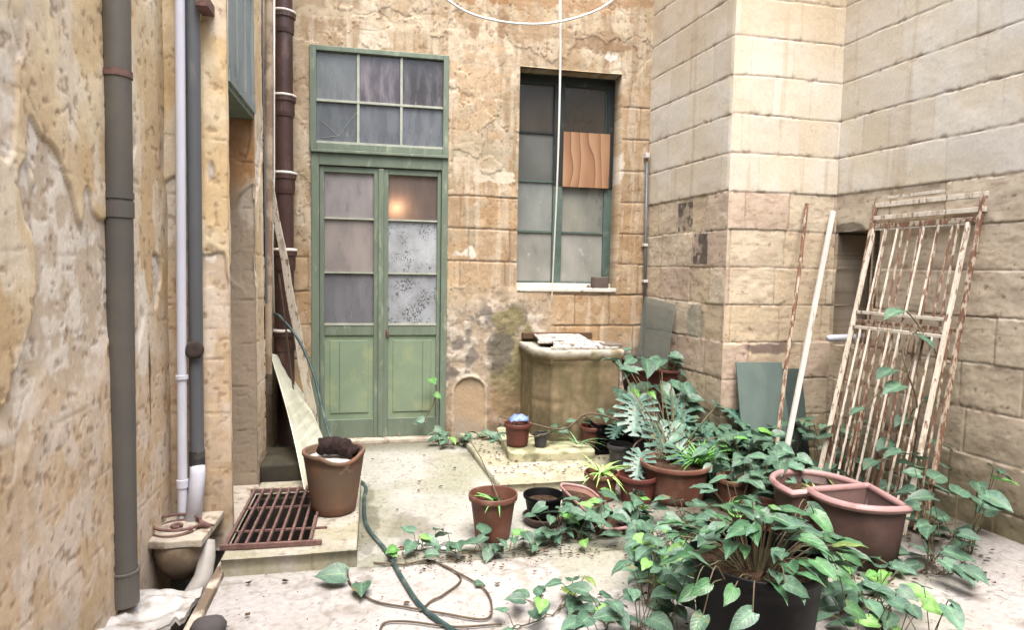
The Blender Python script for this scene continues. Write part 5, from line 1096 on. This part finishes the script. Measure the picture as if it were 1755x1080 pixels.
q = MB(); q.tube(cat([(1.05, 4.6, .30), (1.35, 4.55, .24), (1.52, 4.5, .36), (1.7, 4.35, .34), (1.85, 4.1, .26), (1.95, 3.9, .2)], 6), .007, 7); o = q.build('stick', mStemDk, smooth=True); tag(o, 'long bowed dry stem arching over the pots in front of the well', 'stick')
q = MB(); q.tube(cat([(1.68, 4.02, .02), (1.69, 4.05, .22), (1.80, 4.1, .27), (1.92, 4.06, .22)], 6), .006, 7); o = q.build('wire_hoop', mRust, smooth=True); tag(o, 'thin rusty wire hoop beside the dark pots left of the monstera', 'wire')
q = MB(); q.tube([ay(1004, 672, 4.7), ay(1020, 722, 4.7)], .006, 5); o = q.build('stick', mPutty); tag(o, 'short pale stick upright in the stacked red pot', 'stick')
# --- litter
random.seed(61); q = MB()
def flake(q, x, y, z, s, col):
    a = R(0, 6.28); n = random.choice((3, 4, 5)); vs = []
    for k in range(n): b = a+2*math.pi*k/n; rr = s*R(.5, 1.1); vs.append((x+math.cos(b)*rr, y+math.sin(b)*rr*.7, z+R(0, s*.35)))
    q.add(vs+[(v[0], v[1], v[2]-.0015) for v in vs], [tuple(range(n)), tuple(range(n, 2*n))[::-1]]+[(k, n+k, n+(k+1) % n, (k+1) % n) for k in range(n)], col)
LC = [tuple(S(*c, .5)) for c in [(70, 56, 46), (110, 86, 66), (140, 118, 92), (52, 46, 42), (120, 66, 52)]]
for i in range(1700):
    x = R(-.62, 2.9); y = R(1.9, 5.2) if random.random() < .8 else R(4.3, 5.25); s = R(.002, .0065) if random.random() < .93 else R(.008, .02)
    z = .012
    if x > .79 and y > 3.97: z = .058
    if x < -.075 and y > 3.06 and y < 4.14:
        z = .088
        if x < -.29 and y > 3.18 and y < 3.94: continue
    if vn(np.array([x*2.]), np.array([y*2.]), 5)[0] < .3 and random.random() < .8: continue
    flake(q, x, y, z, s, random.choice(LC))
for i in range(260): flake(q, R(.75, 1.7), R(4.1, 5.1), .06, R(.006, .016), random.choice(LC))
for i in range(300): flake(q, R(.1, 1.1), 3.05+random.gauss(0, .05), .012, R(.004, .012), random.choice(LC))
DL = [tuple(S(*c, .45)) for c in [(96, 70, 48), (70, 52, 38), (120, 92, 62), (56, 46, 38)]]
for i in range(1500):
    x = R(1.0, 3.1); y = R(2.3, 4.1)
    if random.random() > min(1, (x-.8)*.8)*min(1, (y-2.1)*.9): continue
    flake(q, x, y, R(.008, .022), R(.006, .022), random.choice(DL))
o = q.build('leaf_litter', mLitter); tag(o, 'dry leaf crumbs and grit scattered over the paving', 'litter', None, 'stuff')
q = MB()
for i in range(14): flake(q, azz(745, 945, 0).x+R(-.07, .07), azz(745, 945, 0).y+R(-.05, .05), .02+R(0, .02), R(.012, .03), tuple(S(238, 236, 234, .75)))
o = q.build('paper_scrap', mLitter); tag(o, 'white crumpled paper scrap among the creeper near the hose', 'paper')
